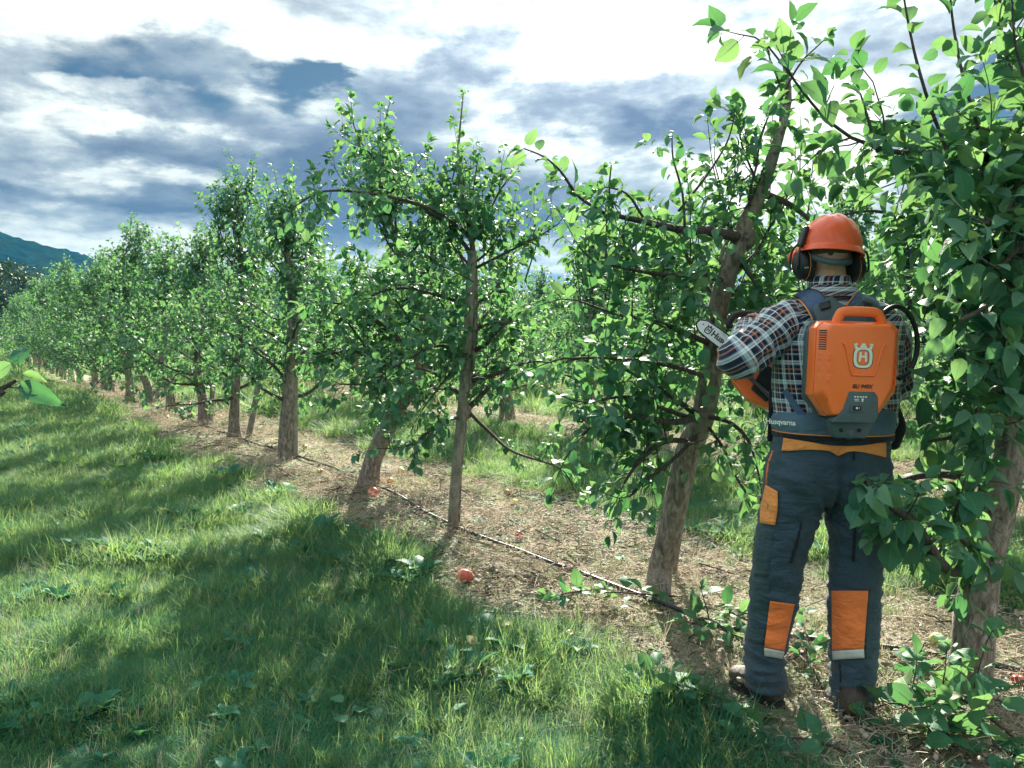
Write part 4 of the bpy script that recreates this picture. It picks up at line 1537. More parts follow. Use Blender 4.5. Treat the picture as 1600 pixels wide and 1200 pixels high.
hips = [R(1292, 782, YP, 78, .10), R(1292, 765, YP, 94, .125), R(1292, 742, YP, 98, .140), R(1294, 720, YP, 95, .142), R(1297, 700, YP, 90, .135), R(1298, 680, YP, 88, .125)]
V, Q, UV = loft(hips, 30, 56, None, expo=2.3)
vs = [bm.verts.new(v) for v in V]
for q in Q: bm.faces.new([vs[i] for i in q])
bm.faces.new(vs[:56][::-1]); bm.faces.new(vs[-57:-1])
for px in (1252, 1336):
    ellip(bm, P(px, 745, YP - .055), (.095, .095, .088))
bmesh.ops.remove_doubles(bm, verts=bm.verts, dist=.0005)
tm = remesh(bm, .0075, 5, 'trousers')
ztop = P(1300, 700, YP).z


def trouser_disp(p):
    knee_z = P(1300, 935, YP).z
    cuff_z = P(1300, 1040, YP).z
    crotch = P(1292, 785, YP)
    near_knee = math.exp(-((p[2] - knee_z) / .09) ** 2)
    near_cuff = math.exp(-((p[2] - cuff_z) / .10) ** 2)
    k = .75 + .9 * near_knee + 1.2 * near_cuff
    a = fold_noise(p, .0095 * k, 7, 0, 2.8)
    dc = math.hypot(p[0] - crotch.x, p[2] - crotch.z)
    if dc < .3:
        ang = math.atan2(p[2] - crotch.z + .05, abs(p[0] - crotch.x))
        a += .0065 * math.sin(ang * 11 + noise.noise(Vector(p) * 5) * 3) * (1 - dc / .3)
    if p[2] > crotch.z:      # the seat seam
        a -= .012 * math.exp(-((p[0] - crotch.x) / .012) ** 2)
    return a


displace(tm, trouser_disp)
trousers = link('trousers', tm, M['trouser'], person)
TB = target([trousers])
pt = lambda *a, **k: patch(*a, **k)
# orange and dark pieces
pt('calf_patch', [(1203, 939), (1242, 944)], [(1194, 1011), (1226, 1017)], TB, YP, M['orange_cloth'], trousers, n_=12, m_=18)
pt('calf_patch', [(1299, 923), (1357, 923)], [(1300, 1016), (1350, 1014)], TB, YP, M['orange_cloth'], trousers, n_=14, m_=20)
pt('reflective_strip', [(1194, 1012), (1226, 1018)], [(1194, 1025), (1224, 1030)], TB, YP, M['reflect'], trousers, n_=10, m_=4, off=.012)
pt('reflective_strip', [(1300, 1017), (1350, 1014)], [(1301, 1031), (1351, 1028)], TB, YP, M['reflect'], trousers, n_=10, m_=4, off=.012)
pt('thigh_pocket', [(1196, 757), (1188, 792), (1187, 817)], [(1215, 768), (1215, 795), (1211, 821)], TB, YP, M['amber_cloth'], trousers, n_=14, m_=7, off=.012)
pt('waistband', [(1224, 684), (1262, 690), (1300, 696), (1345, 696), (1385, 690)], [(1221, 705), (1262, 703), (1295, 705), (1310, 712), (1325, 706), (1345, 706), (1385, 715)], TB, YP, M['amber_cloth'], trousers, n_=36, m_=7, off=.008)
pt('side_stripe', [(1206, 704), (1198, 728), (1196, 756)], [(1209, 704), (1201, 728), (1199, 756)], TB, YP, M['orange_cloth'], trousers, n_=10, m_=3, off=.003)
pt('side_panel', [(1187, 824), (1182, 860), (1179, 900)], [(1211, 828), (1206, 860), (1200, 902)], TB, YP, M['trouser_dark'], trousers, n_=14, m_=7, off=.003)
pt('calf_panel', [(1178, 905), (1174, 960), (1168, 1000)], [(1202, 905), (1203, 960), (1193, 1008)], TB, YP, M['trouser_dark'], trousers, n_=14, m_=7, off=.003)
pt('calf_panel', [(1358, 922), (1352, 975), (1352, 1030)], [(1369, 922), (1369, 975), (1362, 1030)], TB, YP, M['trouser_dark'], trousers, n_=14, m_=5, off=.003)
pt('vent_zip', [(1251, 815), (1243, 850), (1233, 880)], [(1254, 816), (1247, 851), (1238, 881)], TB, YP, M['black_cloth'], trousers, n_=10, m_=3, off=.004)
pt('vent_zip', [(1334, 818), (1332, 850), (1330, 877)], [(1339, 818), (1337, 850), (1336, 877)], TB, YP, M['black_cloth'], trousers, n_=10, m_=3, off=.004)
pt('pocket_zip', [(1186, 779), (1199, 776), (1199, 795)], [(1188, 782), (1202, 774), (1201, 796)], TB, YP, M['black_cloth'], trousers, n_=8, m_=3, off=.010)
pt('belt_loop', [(1333, 705), (1333, 720)], [(1336, 705), (1336, 720)], TB, YP, M['black_cloth'], trousers, n_=4, m_=3, off=.006)
for xx in (1312,):
    pt('seam', [(xx - 1, 1035), (xx, 1060), (xx, 1085)], [(xx + 1.2, 1035), (xx + 2, 1060), (xx + 2, 1085)], TB, YP, M['black_cloth'], trousers, n_=8, m_=2, off=.003, thick=.001)
    pt('seam', [(xx + 1, 925), (xx + 4, 980), (xx + 2, 1014)], [(xx + 1.8, 925), (xx + 4.8, 980), (xx + 2.8, 1014)], TB, YP, M['orange_cloth'], trousers, n_=8, m_=2, off=.008, thick=.001)

# --- boots
def boot(heel, toe, ank, seed):
    f = (toe - heel); f.z = 0; L = f.length; f.normalize()
    s = Vector((f.y, -f.x, 0))
    Rm = Matrix((s, f, Vector((0, 0, 1)))).transposed()
    bm = bmesh.new()
    ellip(bm, heel + f * .055 + Vector((0, 0, .062)), (.040, .055, .058), Rm)
    ellip(bm, heel + f * .13 + Vector((0, 0, .058)), (.042, .090, .050), Rm)
    ellip(bm, toe - f * .065 + Vector((0, 0, .046)), (.048, .068, .042), Rm)
    capsule(bm, [heel + f * .06 + Vector((0, 0, .07)), ank * .5 + (heel + f * .065) * .5 + Vector((0, 0, .06)), ank + Vector((0, 0, .05))], [.050, .053, .055])
    me = remesh(bm, .006, 4, 'boot')
    displace(me, lambda p: fold_noise(p, .003, 16, seed, 1.5))
    o = link('boot', me, M['boot'], person)
    bm = bmesh.new()
    pts = []
    for k in range(28):
        a = k / 28 * 2 * math.pi
        c_, s_ = math.cos(a), math.sin(a)
        y = .5 * L + .52 * L * s_
        w_ = .040 + .008 * (y / L > .55)
        pts.append(heel + f * y + s * (w_ * math.copysign(abs(c_) ** .7, c_)))
    lo = [bm.verts.new(p + Vector((0, 0, .0))) for p in pts]
    hi = [bm.verts.new(p + Vector((0, 0, .026))) for p in pts]
    bm.faces.new(lo[::-1]); bm.faces.new(hi)
    for k in range(28):
        bm.faces.new((lo[k], lo[(k + 1) % 28], hi[(k + 1) % 28], hi[k]))
    link('sole', bm_mesh('sole', bm), M['sole'], o)
    # laces
    lg_ = Geo()
    for k in range(4):
        c_ = toe - f * (.11 + .028 * k) + Vector((0, 0, .088 + .014 * k))
        lg_.tube([c_ - s * .026 - Vector((0, 0, .008)), c_, c_ + s * .026 - Vector((0, 0, .008))], .003, 5)
    link('laces', lg_.mesh('laces'), M['reflect'], o, 'stuff')


hl = G(1222, 1110)
boot(hl, Vector((hl.x - .12, hl.y + .26, hl.z)), P(1197, 1060, YP + .05), 1)
hr = G(1332, 1132)
boot(hr, Vector((hr.x + .11, hr.y + .27, hr.z)), P(1332, 1096, YP - .02), 2)

# --- shirt: body, two sleeves, collar
def wr_body(p, f, a):
    k = .006 * (1 + 1.2 * math.exp(-((f - .93) / .1) ** 2))
    return fold_noise(p, k, 6.5, 3, 1.6)


tors = [R(1299, 440, YP + .01, 27, .066), R(1300, 455, YP + .01, 33, .078), R(1303, 468, YP + .02, 58, .092), R(1306, 480, YP + .02, 84, .104), R(1308, 497, YP + .02, 98, .116), R(1309, 520, YP + .02, 101, .126),
        R(1308, 555, YP + .02, 99, .132), R(1306, 600, YP + .02, 97, .130), R(1304, 640, YP + .02, 95, .128), R(1302, 668, YP + .02, 92, .126), R(1300, 700, YP + .02, 84, .118)]
V, Q, UV = loft(tors, 90, 72, wr_body, expo=2.35)
shirt = link('shirt', np_mesh('shirt', V, Q, smooth=True, uv=UV), M['plaid'], person)


def sleeve(sh, elb, hand, r, seed, inner=Vector((.0, 0, 0))):
    mid = sh * .5 + elb * .5
    path = [sh + inner, sh * .85 + elb * .15, mid, elb * .88 + sh * .12, elb + (elb - mid) * .12 + Vector((0, .02, 0)), elb * .75 + hand * .25, elb * .35 + hand * .65, elb * .12 + hand * .88]
    C = catmull(path, 70)
    tan = np.gradient(C, axis=0)
    rr = np.interp(np.linspace(0, 1, 70), [0, .12, .3, .45, .56, .7, .9, 1], r)
    ref = np.array([0, 1.0, 0]); u = None
    V, UV = [], []
    ln = 0
    seg = 44
    for i in range(70):
        t_ = unit(tan[i])
        if u is None: u = np.cross(t_, ref)
        u = unit(u - t_ * np.dot(u, t_)); v = np.cross(t_, u)
        if i: ln += np.linalg.norm(C[i] - C[i - 1])
        for j in range(seg + 1):
            a = j / seg * 2 * math.pi
            n_ = u * math.cos(a) + v * math.sin(a)
            p = C[i] + n_ * rr[i]
            el_ = math.exp(-((i / 69 - .52) / .16) ** 2)
            w_ = noise.noise(Vector((math.cos(a) * 1.2, math.sin(a) * 1.2, ln * 26 + seed)))
            p = p + n_ * ((.006 + .008 * el_) * ((1 - abs(w_) * 2.6)) + .003 * noise.noise(Vector(p) * 30))
            V.append(p); UV.append((a * .072 + .02, ln))
    Q = [(i * (seg + 1) + j, i * (seg + 1) + j + 1, (i + 1) * (seg + 1) + j + 1, (i + 1) * (seg + 1) + j) for i in range(69) for j in range(seg)]
    Q = np.array(Q)
    o = link('sleeve', np_mesh('sleeve', np.array(V), Q, smooth=True, uv=np.array(UV)), M['plaid'], shirt)
    return o


sl = sleeve(SHL + Vector((.005, 0, -.005)), ELB + Vector((0, 0, 0)), HANDL, [.078, .084, .079, .077, .073, .064, .050, .044], 2, Vector((.07, 0, .0)))
sr = sleeve(SHR + Vector((-.01, 0, -.008)), ELBR, HANDR, [.075, .084, .078, .072, .070, .062, .050, .044], 9, Vector((-.07, 0, .0)))
col = [R(1297, 452, YP + .01, 33, .078), R(1296, 442, YP + .012, 32, .077), R(1295, 434, YP + .015, 31, .076), R(1295, 433, YP + .015, 29, .072), R(1296, 445, YP + .012, 28, .068)]
V, Q, UV = loft(col, 24, 56, lambda p, f, a: .001 * noise.noise(Vector(p) * 20), expo=2.1)
UV[:, 1] += .035
link('collar', np_mesh('collar', V, Q, smooth=True, uv=UV), M['plaid'], shirt)
col = [R(1298, 446, YP + .01, 34, .080), R(1299, 454, YP + .01, 39, .090), R(1300, 463, YP + .01, 46, .100), R(1300, 464, YP + .01, 44, .096)]
V, Q, UV = loft(col, 18, 56, lambda p, f, a: .002 * noise.noise(Vector(p) * 14), expo=2.1)
link('collar_fold', np_mesh('collar_fold', V, Q, smooth=True, uv=UV), M['plaid'], shirt)

# ------------------------------------------------------------------ helmet with ear defenders
helmet = empty('safety_helmet', tuple(hc), 'glossy orange safety helmet with black ear defenders on the worker\'s head', 'helmet')
RH = Matrix.Rotation(math.radians(7), 3, 'Y') @ Matrix.Rotation(math.radians(12), 3, 'Z') @ Matrix.Rotation(math.radians(-4), 3, 'X')
HO = Vector((P(1297, 388, YP) - hc))
HO.y = 0


def hpt(p):
    return RH @ Vector(p) + HO


bm = bmesh.new()
seg, nr = 96, 22
prof = []
grid = []
for i in range(nr):
    f = i / (nr - 1)
    ph = f * math.pi / 2
    row = []
    for j in range(seg):
        a = j / seg * 2 * math.pi
        rx, ry, rz = .108, .136, .122
        if math.sin(a) < 0: ry = .122
        x, y, z = math.cos(a) * math.cos(ph) ** .86 * rx, math.sin(a) * math.cos(ph) ** .86 * ry, math.sin(ph) ** 1.05 * rz
        # raised ribs running front to back
        rib = math.exp(-((x - .0) / .016) ** 4) * .006 + math.exp(-((abs(x) - .046) / .010) ** 4) * .0035
        z += rib * math.sin(ph) ** .5 * (1 if abs(y) < .115 else 0)
        row.append((x, y, z))
    grid.append(row)
vsg = [[bm.verts.new(hpt(p)) for p in row] for row in grid[:-1]]
top = bm.verts.new(hpt((0, 0, .1245)))
for i in range(nr - 2):
    for j in range(seg):
        bm.faces.new((vsg[i][j], vsg[i][(j + 1) % seg], vsg[i + 1][(j + 1) % seg], vsg[i + 1][j]))
for j in range(seg):
    bm.faces.new((vsg[-1][j], vsg[-1][(j + 1) % seg], top))
# skirt and rim
rows_ = []
for (dr, dz) in ((.001, -.004), (.006, -.008), (.0065, -.018), (.010, -.022), (.0115, -.026), (.008, -.027), (-.004, -.020)):
    row = []
    for j in range(seg):
        a = j / seg * 2 * math.pi
        ry = .136 if math.sin(a) >= 0 else .122
        peak = .045 * max(0, math.sin(a)) ** 6 * (1 if dz < -.02 else .25)
        row.append(bm.verts.new(hpt((math.cos(a) * (.108 + dr), math.sin(a) * (ry + dr + peak), dz - .010 * max(0, math.sin(a)) ** 4 * (peak > 0)))))
    rows_.append(row)
prev = vsg[0]
for row in rows_:
    for j in range(seg):
        bm.faces.new((prev[j], row[j], row[(j + 1) % seg], prev[(j + 1) % seg]))
    prev = row
link('shell', bm_mesh('shell', bm, True), M['helmet'], helmet)


def cup(side, c, yaw):
    bm = bmesh.new()
    Rc = Matrix.Rotation(yaw, 3, 'Z')
    def add(r, dx, mat, nm, ex=(1, 1)):
        bm_ = bmesh.new()
        ellip(bm_, c + Rc @ Vector((dx * side, 0, 0)), r, Rc, 3)
        return bm_
    b1 = add((.036, .040, .055), .012, None, None)
    o = link('ear_cup', bm_mesh('ear_cup', b1, True), M['black'], helmet)
    b2 = bmesh.new()
    res = bmesh.ops.create_cone(b2, cap_ends=True, segments=36, radius1=1, radius2=1, depth=1)
    bmesh.ops.transform(b2, matrix=Matrix.Translation(c + Rc @ Vector((-.010 * side, 0, 0))) @ Rc.to_4x4() @ Matrix.Diagonal((.024, .044, .059, 1)) @ Matrix.Rotation(math.pi / 2, 4, 'Y'), verts=b2.verts)
    q = link('cushion', bm_mesh('cushion', b2, True), M['black_cloth'], o)
    add_mod_bevel(q, .008, 3)
    # orange ring
    g_ = Geo()
    ring = [c + Rc @ Vector((.004 * side, .0425 * math.cos(a), .0575 * math.sin(a))) for a in np.linspace(0, 2 * math.pi, 37)]
    g_.tube([tuple(p) for p in ring], .0012, 5)
    link('ring', g_.mesh('ring'), M['piping'], o)
    # wire arm up to the helmet
    g_ = Geo()
    topp = hpt((.112 * side, .0, .008))
    out = c + Rc @ Vector((.050 * side, 0, .0))
    for dy in (-.024, .024):
        g_.tube(catmull([tuple(topp + Vector((.010 * side, dy * .3, 0))), tuple(c + Rc @ Vector((.040 * side, dy, .052))), tuple(c + Rc @ Vector((.047 * side, dy * 1.1, .0))), tuple(c + Rc @ Vector((.044 * side, dy * .9, -.018)))], 14), .0042, 6)
    link('arm', g_.mesh('arm'), M['black'], o)
    bmk = bmesh.new()
    bmesh.ops.create_cube(bmk, size=1)
    bmesh.ops.transform(bmk, matrix=Matrix.Translation(hpt((.113 * side, .004, .028))) @ RH.to_4x4() @ Matrix.Rotation(math.radians(-13 * side), 4, 'Y') @ Matrix.Diagonal((.018, .034, .078, 1)), verts=bmk.verts)
    q = link('slot_bracket', bm_mesh('slot_bracket', bmk), M['black'], helmet)
    add_mod_bevel(q, .006, 3)
    return o


cl = P(1258, 414, YP - .005) - hc
cup(-1, cl, math.radians(14))
cr = P(1333, 418, YP + .005) - hc
cr_o = cup(1, cr, math.radians(14))
# strap across the nape
nap = []
for k in range(25):
    a = math.radians(200 + 140 * k / 24)
    x, y = math.cos(a) * .083, math.sin(a) * .106
    dip = -.020 - .026 * math.sin((k / 24) * math.pi) - .008 * k / 24
    nap.append(Vector((x, y, dip + .012)))
bm = bmesh.new()
pv_ = None
for p in nap:
    o_ = Vector((p.x, p.y, 0)).normalized()
    q = [bm.verts.new(p + Vector((0, 0, .0115))), bm.verts.new(p - Vector((0, 0, .0115))), bm.verts.new(p - Vector((0, 0, .0115)) - o_ * .004), bm.verts.new(p + Vector((0, 0, .0115)) - o_ * .004)]
    if pv_:
        for k in range(4):
            bm.faces.new((pv_[k], pv_[(k + 1) % 4], q[(k + 1) % 4], q[k]))
    pv_ = q
link('nape_strap', bm_mesh('nape_strap', bm, True), M['grey_plastic'], helmet)
# orange visor edge showing past the left ear cup
bm = bmesh.new()
ellip(bm, P(1244, 402, YP + .10) - hc, (.030, .05, .030), sub=3)
link('visor_mount', bm_mesh('visor_mount', bm, True), M['helmet'], helmet)


# ------------------------------------------------------------------ lettering
def text_mesh(body, size, shear=0.0, bold=.0, spacing=1.0):
    c = bpy.data.curves.new('t', 'FONT')
    c.body = body; c.size = size; c.shear = shear; c.offset = bold; c.space_character = spacing
    c.align_x = 'CENTER'; c.align_y = 'CENTER'; c.resolution_u = 3; c.extrude = .0004
    o = bpy.data.objects.new('t', c)
    COL.objects.link(o)
    me = bpy.data.meshes.new_from_object(o.evaluated_get(DG()))
    bpy.data.objects.remove(o); bpy.data.curves.remove(c)
    return me


def place_text(name, body, size, origin, right, up, mat, parent, poff=Vector((0, 0, 0)), **k):
    me = text_mesh(body, size, **k)
    right = right.normalized(); up = (up - right * up.dot(right)).normalized(); nrm = right.cross(up)
    Mx = Matrix((right, up, nrm)).transposed().to_4x4()
    Mx.translation = origin - poff
    me.transform(Mx)
    me.name = name
    return link(name, me, mat, parent)


# print on the ear cup
place_text('print', 'Husqvarna', .0085, P(1249, 420, YP) + Vector((-.0, -.043, 0)), Vector((1, -.55, .12)), Vector((0, 0, 1)), M['white'], helmet, hc)

# ------------------------------------------------------------------ hip belt of the harness, harness, backpack
pack_c = P(1337, 575, 2.80) + Vector((0, .10, 0))
pack = empty('battery_backpack', tuple(pack_c), 'orange backpack battery with white crown emblem, strapped on the worker\'s back', 'backpack')
YAW = math.radians(4)
RP = Matrix.Rotation(YAW, 3, 'Z') @ Matrix.Rotation(math.radians(1.5), 3, 'Y')
SC = F / 2.80         # picture pixels per metre at the front of the pack


def K(px, py, d):
    """pack point: picture position at the front plane, depth d metres towards the camera from the middle"""
    return RP @ Vector(((px - 1337) / SC, -d, -(py - 575) / SC))


def prism(outline_f, outline_b, df, db, name, mat, parent, bev=.004, seg=3):
    bm = bmesh.new()
    f_ = [bm.verts.new(K(x, y, df)) for x, y in outline_f]
    k_ = [bm.verts.new(K(x, y, db)) for x, y in outline_b]
    n_ = len(f_)
    bm.faces.new(f_); bm.faces.new(k_[::-1])
    for i in range(n_):
        bm.faces.new((f_[i], k_[i], k_[(i + 1) % n_], f_[(i + 1) % n_]))
    o = link(name, bm_mesh(name, bm), mat, parent)
    if bev: add_mod_bevel(o, bev, seg, 20)
    for p_ in o.data.polygons: p_.use_smooth = True
    return o


def surf(x):
    return .052 + .048 * min(1, max(0, (x - 1276) / 9.0)) if x < 1337 else .052 + .048 * min(1, max(0, (1413 - x) / 18.0))


def on_chamfer(outline, h, name, mat, parent, bev):
    bm = bmesh.new()
    f_ = [bm.verts.new(K(x, y, surf(x) + h)) for x, y in outline]
    k_ = [bm.verts.new(K(x, y, surf(x) - .004)) for x, y in outline]
    n_ = len(f_)
    bm.faces.new(f_); bm.faces.new(k_[::-1])
    for i in range(n_):
        bm.faces.new((f_[i], k_[i], k_[(i + 1) % n_], f_[(i + 1) % n_]))
    o = link(name, bm_mesh(name, bm), mat, parent)
    if bev: add_mod_bevel(o, bev, 2, 20)
    return o


def slab(outline, d0, d1, name, mat, parent, bev=.0015, seg=2):
    return prism(outline, outline, d1, d0, name, mat, parent, bev, seg)


# back plate, shell
back = [(x + 18, y) for x, y in [(1276, 500), (1396, 500), (1406, 520), (1404, 625), (1378, 660), (1292, 660), (1262, 628), (1262, 520)]]
prism([(x + 10, y) for x, y in [(1272, 504), (1398, 504), (1405, 522), (1403, 622), (1378, 658), (1292, 658), (1263, 624), (1263, 520)]], back, .0, -.06, 'back_plate', M['grey_plastic'], pack, .006)
edge = [(x + 8, y) for x, y in [(1280, 502), (1392, 502), (1405, 514), (1404, 612), (1376, 652), (1292, 654), (1267, 620), (1268, 514)]]
front = [(1292, 508), (1386, 508), (1396, 518), (1394, 606), (1371, 648), (1299, 650), (1285, 612), (1285, 518)]
shell = prism(front, edge, .100, .052, 'shell', M['orange'], pack, .009, 4)
prism(edge, [(x + (1337 - x) * -.005, y) for x, y in edge], .0525, .001, 'shell_side', M['orange'], pack, .002)
FD = .100
# raised V panel edge
vl = [(1311, 538), (1315, 541), (1327, 582), (1333, 586), (1358, 586), (1365, 582), (1376, 541), (1380, 538)]
g = Geo()
g.tube(catmull([tuple(K(x, y, FD + .0005)) for x, y in vl], 40), .0045, 8)
link('ridge', g.mesh('ridge'), M['orange'], shell)
for x in (1291,):
    g = Geo(); g.tube([tuple(K(x, 515, FD - .006)), tuple(K(x, 560, FD - .003)), tuple(K(x, 628, FD - .003))], .002, 6)
    link('ridge', g.mesh('ridge'), M['orange'], shell)
for k in range(3):
    y0 = 553 + 17 * k
    on_chamfer([(1279, y0), (1291, y0), (1291, y0 + 11), (1279, y0 + 11)], .0075, 'side_boss', M['orange'], shell, .002)
    on_chamfer([(1400, y0 + 5), (1410, y0 + 5), (1410, y0 + 16), (1400, y0 + 16)], .008, 'side_boss', M['orange'], shell, .002)
for k in range(9):
    y0 = 517 + 3.6 * k
    on_chamfer([(1279, y0), (1284.5, y0), (1284.5, y0 + 1.8), (1279, y0 + 1.8)], .0012, 'vent_slot', M['print_black'], shell, 0)
# carrying handle
hd = [((1300, 508), (1292, 508)), ((1306, 490), (1298, 490)), ((1312, 484), (1303, 481)), ((1318, 485), (1312, 475)), ((1345, 485), (1345, 475)), ((1363, 485), (1369, 475)), ((1369, 487), (1378, 482)), ((1374, 496), (1383, 494)), ((1377, 508), (1386, 508))]
inn = [(1308, 506), (1313, 492), (1317, 487), (1363, 487), (1367, 492), (1370, 506)]
outr = [(1294, 508), (1302, 490), (1308, 482), (1316, 480), (1362, 480), (1371, 483), (1378, 492), (1385, 508)]
ol = [(1290, 510), (1300, 488), (1306, 480), (1368, 480), (1377, 487), (1388, 510), (1372, 510), (1367, 492), (1364, 489), (1316, 489), (1312, 492), (1306, 510)]
bm = bmesh.new()
for d_ in (.035, .070):
    pass
pathm = [(x + 8, y) for x, y in [(1298, 512), (1305, 493), (1313, 487), (1338, 486), (1362, 487), (1371, 493), (1380, 512)]]
c_ = catmull([tuple(K(x, y, .055)) for x, y in pathm], 40)
V, T = tube_arrays(c_, .0125, 14, flat=1.35)
link('carry_handle', np_mesh('carry_handle', V, T, smooth=True), M['orange'], pack)
# dark control panel, bracket, screws, switch, lamps
slab([(1325, 612), (1366, 612), (1372, 620), (1374, 650), (1368, 661), (1300, 661), (1316, 640)], .05, .1035, 'control_panel', M['grey_plastic'], pack, .003)
slab([(1304, 661), (1382, 661), (1366, 688), (1316, 688)], .02, .060, 'lower_bracket', M['grey_plastic'], pack, .004)
slab([(1328, 632), (1347, 632), (1350, 645), (1325, 645)], .1035, .107, 'switch_frame', M['grey_plastic'], pack, .001)
slab([(1331, 634), (1344, 634), (1344, 641.5), (1331, 641.5)], .107, .111, 'rocker_switch', M['print_black'], pack, .001)
place_text('print', '● I', .010, K(1337.5, 637.8, .1116), RP @ Vector((1, 0, 0)), Vector((0, 0, 1)), M['white'], pack)
for k in range(5):
    slab([(1333 + 4.4 * k, 619), (1336 + 4.4 * k, 619), (1336 + 4.4 * k, 621.4), (1333 + 4.4 * k, 621.4)], .1035, .1042, 'charge_mark', M['white'], pack, 0)
for k, (x0, x1) in enumerate(((1333, 1341), (1334, 1341))):
    slab([(x0, 623.6 + 2.4 * k), (x1, 623.6 + 2.4 * k), (x1, 624.7 + 2.4 * k), (x0, 624.7 + 2.4 * k)], .1035, .1042, 'charge_mark', M['white'], pack, 0)
slab([(1345, 622.5), (1348, 622.5), (1348, 628), (1345, 628)], .1035, .1042, 'charge_mark', M['white'], pack, 0)
for x in (1324, 1354):
    g = Geo(); g.tube([tuple(K(x, 675, .058)), tuple(K(x, 675, .0645))], .0065, 12)
    link('screw', g.mesh('screw', False), M['black'], pack)
bm = bmesh.new()
ellip(bm, K(1340, 680, .052), (.022, .012, .022), sub=3)
link('bracket_hump', bm_mesh('bracket_hump', bm, True), M['grey_plastic'], pack)
place_text('print', 'BLi 940X', .0185, K(1345.5, 604, FD + .0006), RP @ Vector((1, 0, 0)), Vector((0, 0, 1)), M['print_black'], pack, shear=.3, bold=.0006)
# emblem: crowned ring with an H
EX, EY = 1344.5, 557


def emblem(name, polys, d0, d1, mat):
    bm = bmesh.new()
    for pl in polys:
        lo = [bm.verts.new(K(EX + x, EY - y, d0)) for x, y in pl]
        hi = [bm.verts.new(K(EX + x, EY - y, d1)) for x, y in pl]
        bm.faces.new(hi); bm.faces.new(lo[::-1])
        n_ = len(pl)
        for i in range(n_):
            bm.faces.new((lo[i], lo[(i + 1) % n_], hi[(i + 1) % n_], hi[i]))
    return link(name, bm_mesh(name, bm), mat, pack)


def ring_polys(w0, h0, w1, h1, n_=40, ex=3.2, cy=0.0):
    out = []
    def pt_(w_, h_, a):
        c_, s_ = math.cos(a), math.sin(a)
        k_ = (abs(c_) ** ex + abs(s_) ** ex) ** (-1 / ex)
        return (c_ * k_ * w_, cy + s_ * k_ * h_)
    for i in range(n_):
        a0, a1 = i / n_ * 2 * math.pi, (i + 1) / n_ * 2 * math.pi
        out.append([pt_(w0, h0, a0), pt_(w1, h1, a0), pt_(w1, h1, a1), pt_(w0, h0, a1)])
    return out


emblem('emblem_rim', ring_polys(9.2, 11.4, 16.4, 17.4, cy=-1.5), FD - .001, FD + .0006, M['print_black'])
emblem('emblem', ring_polys(10.2, 12.2, 15.2, 16.2, cy=-1.5), FD - .001, FD + .0014, M['white'])
crown = [[(-13, 11), (-15.5, 20), (-11, 16.5), (-8, 12.5)], [(13, 11), (8, 12.5), (11, 16.5), (15.5, 20)], [(-5, 13), (-5.5, 16), (-3, 17.2), (-3, 20.5), (3, 20.5), (3, 17.2), (5.5, 16), (5, 13)],
         [(-15.5, 20), (-15.5, 17.5), (-10, 18), (-10, 20.5)], [(15.5, 20), (10, 20.5), (10, 18), (15.5, 17.5)]]
emblem('emblem_crown', crown, FD - .001, FD + .0022, M['white'])
emblem('emblem_letter', [[(-6.8, -8), (-3.6, -8), (-2.6, 7.2), (-5.8, 7.2)], [(3.6, -8), (6.8, -8), (5.8, 7.2), (2.6, 7.2)], [(-3.1, -1.6), (3.1, -1.6), (2.9, 1.6), (-2.9, 1.6)]], FD - .001, FD + .0014, M['white'])
# power cable
cpts = [P(1372, 503, 2.90), P(1384, 486, 2.92), P(1402, 479, 2.95), P(1421, 492, 2.97), P(1432, 520, 2.98), P(1432, 552, 2.98), P(1421, 580, 2.97), P(1404, 592, 2.96)]
g = Geo(); g.tube(catmull([tuple(p - pack_c) for p in cpts], 40), .0088, 10)
link('power_cable', g.mesh('power_cable'), M['black'], pack)
# second cable to the saw
cpts = [P(1216, 622, 3.0), P(1205, 612, 3.08), P(1192, 600, 3.2), P(1184, 585, 3.3), P(1176, 574, 3.36)]
# harness pieces lie on the shirt
SB = target([shirt, sl, sr])
SBT = target([shirt, sl, sr, trousers])


def hp(name, A, B, mat, off, thick, n_=18, m_=6, bv=None, **k):
    o = patch(name, A, B, bv or SB, YP, mat, pack, n_=n_, m_=m_, off=off, thick=thick, **k)
    o.data.transform(Matrix.Translation(-pack_c))
    return o


hp('shoulder_strap', [(1236, 462), (1252, 470), (1268, 492), (1276, 520)], [(1264, 449), (1284, 457), (1296, 475), (1300, 500)], M['strap'], .035, .03)
hp('shoulder_strap', [(1336, 457), (1330, 465), (1325, 480), (1318, 500)], [(1366, 462), (1374, 474), (1380, 490), (1384, 512)], M['strap'], .035, .03)
hp('strap_edge', [(1262, 448.5), (1283, 456), (1296, 474)], [(1265, 449.5), (1285, 457.5), (1297.5, 475)], M['piping'], .041, .008, m_=3)
hp('strap_edge', [(1236, 464), (1251, 472), (1266, 494), (1273, 518)], [(1237.5, 463), (1253, 471), (1268, 493), (1275, 518)], M['piping'], .041, .008, m_=3)
hp('strap_edge', [(1336, 457), (1330, 466), (1320, 476), (1308, 477)], [(1338, 457.6), (1331, 467.5), (1320.6, 478), (1308, 478.6)], M['piping'], .041, .008, m_=3)
hp('yoke_plate', [(1268, 480), (1284, 472), (1299, 462), (1312, 473), (1330, 478), (1346, 468)], [(1284, 520), (1296, 512), (1310, 506), (1320, 506), (1340, 506), (1360, 506)], M['grey_plastic'], .052, .012, n_=30, m_=10)
hp('yoke_plate', [(1338, 476), (1352, 463), (1366, 472), (1378, 488)], [(1340, 508), (1352, 508), (1368, 510), (1382, 514)], M['grey_plastic'], .048, .012, n_=18, m_=8)
hp('buckle', [(1280, 474), (1296, 469)], [(1284, 485), (1299, 480)], M['black'], .060, .01, n_=8, m_=5)
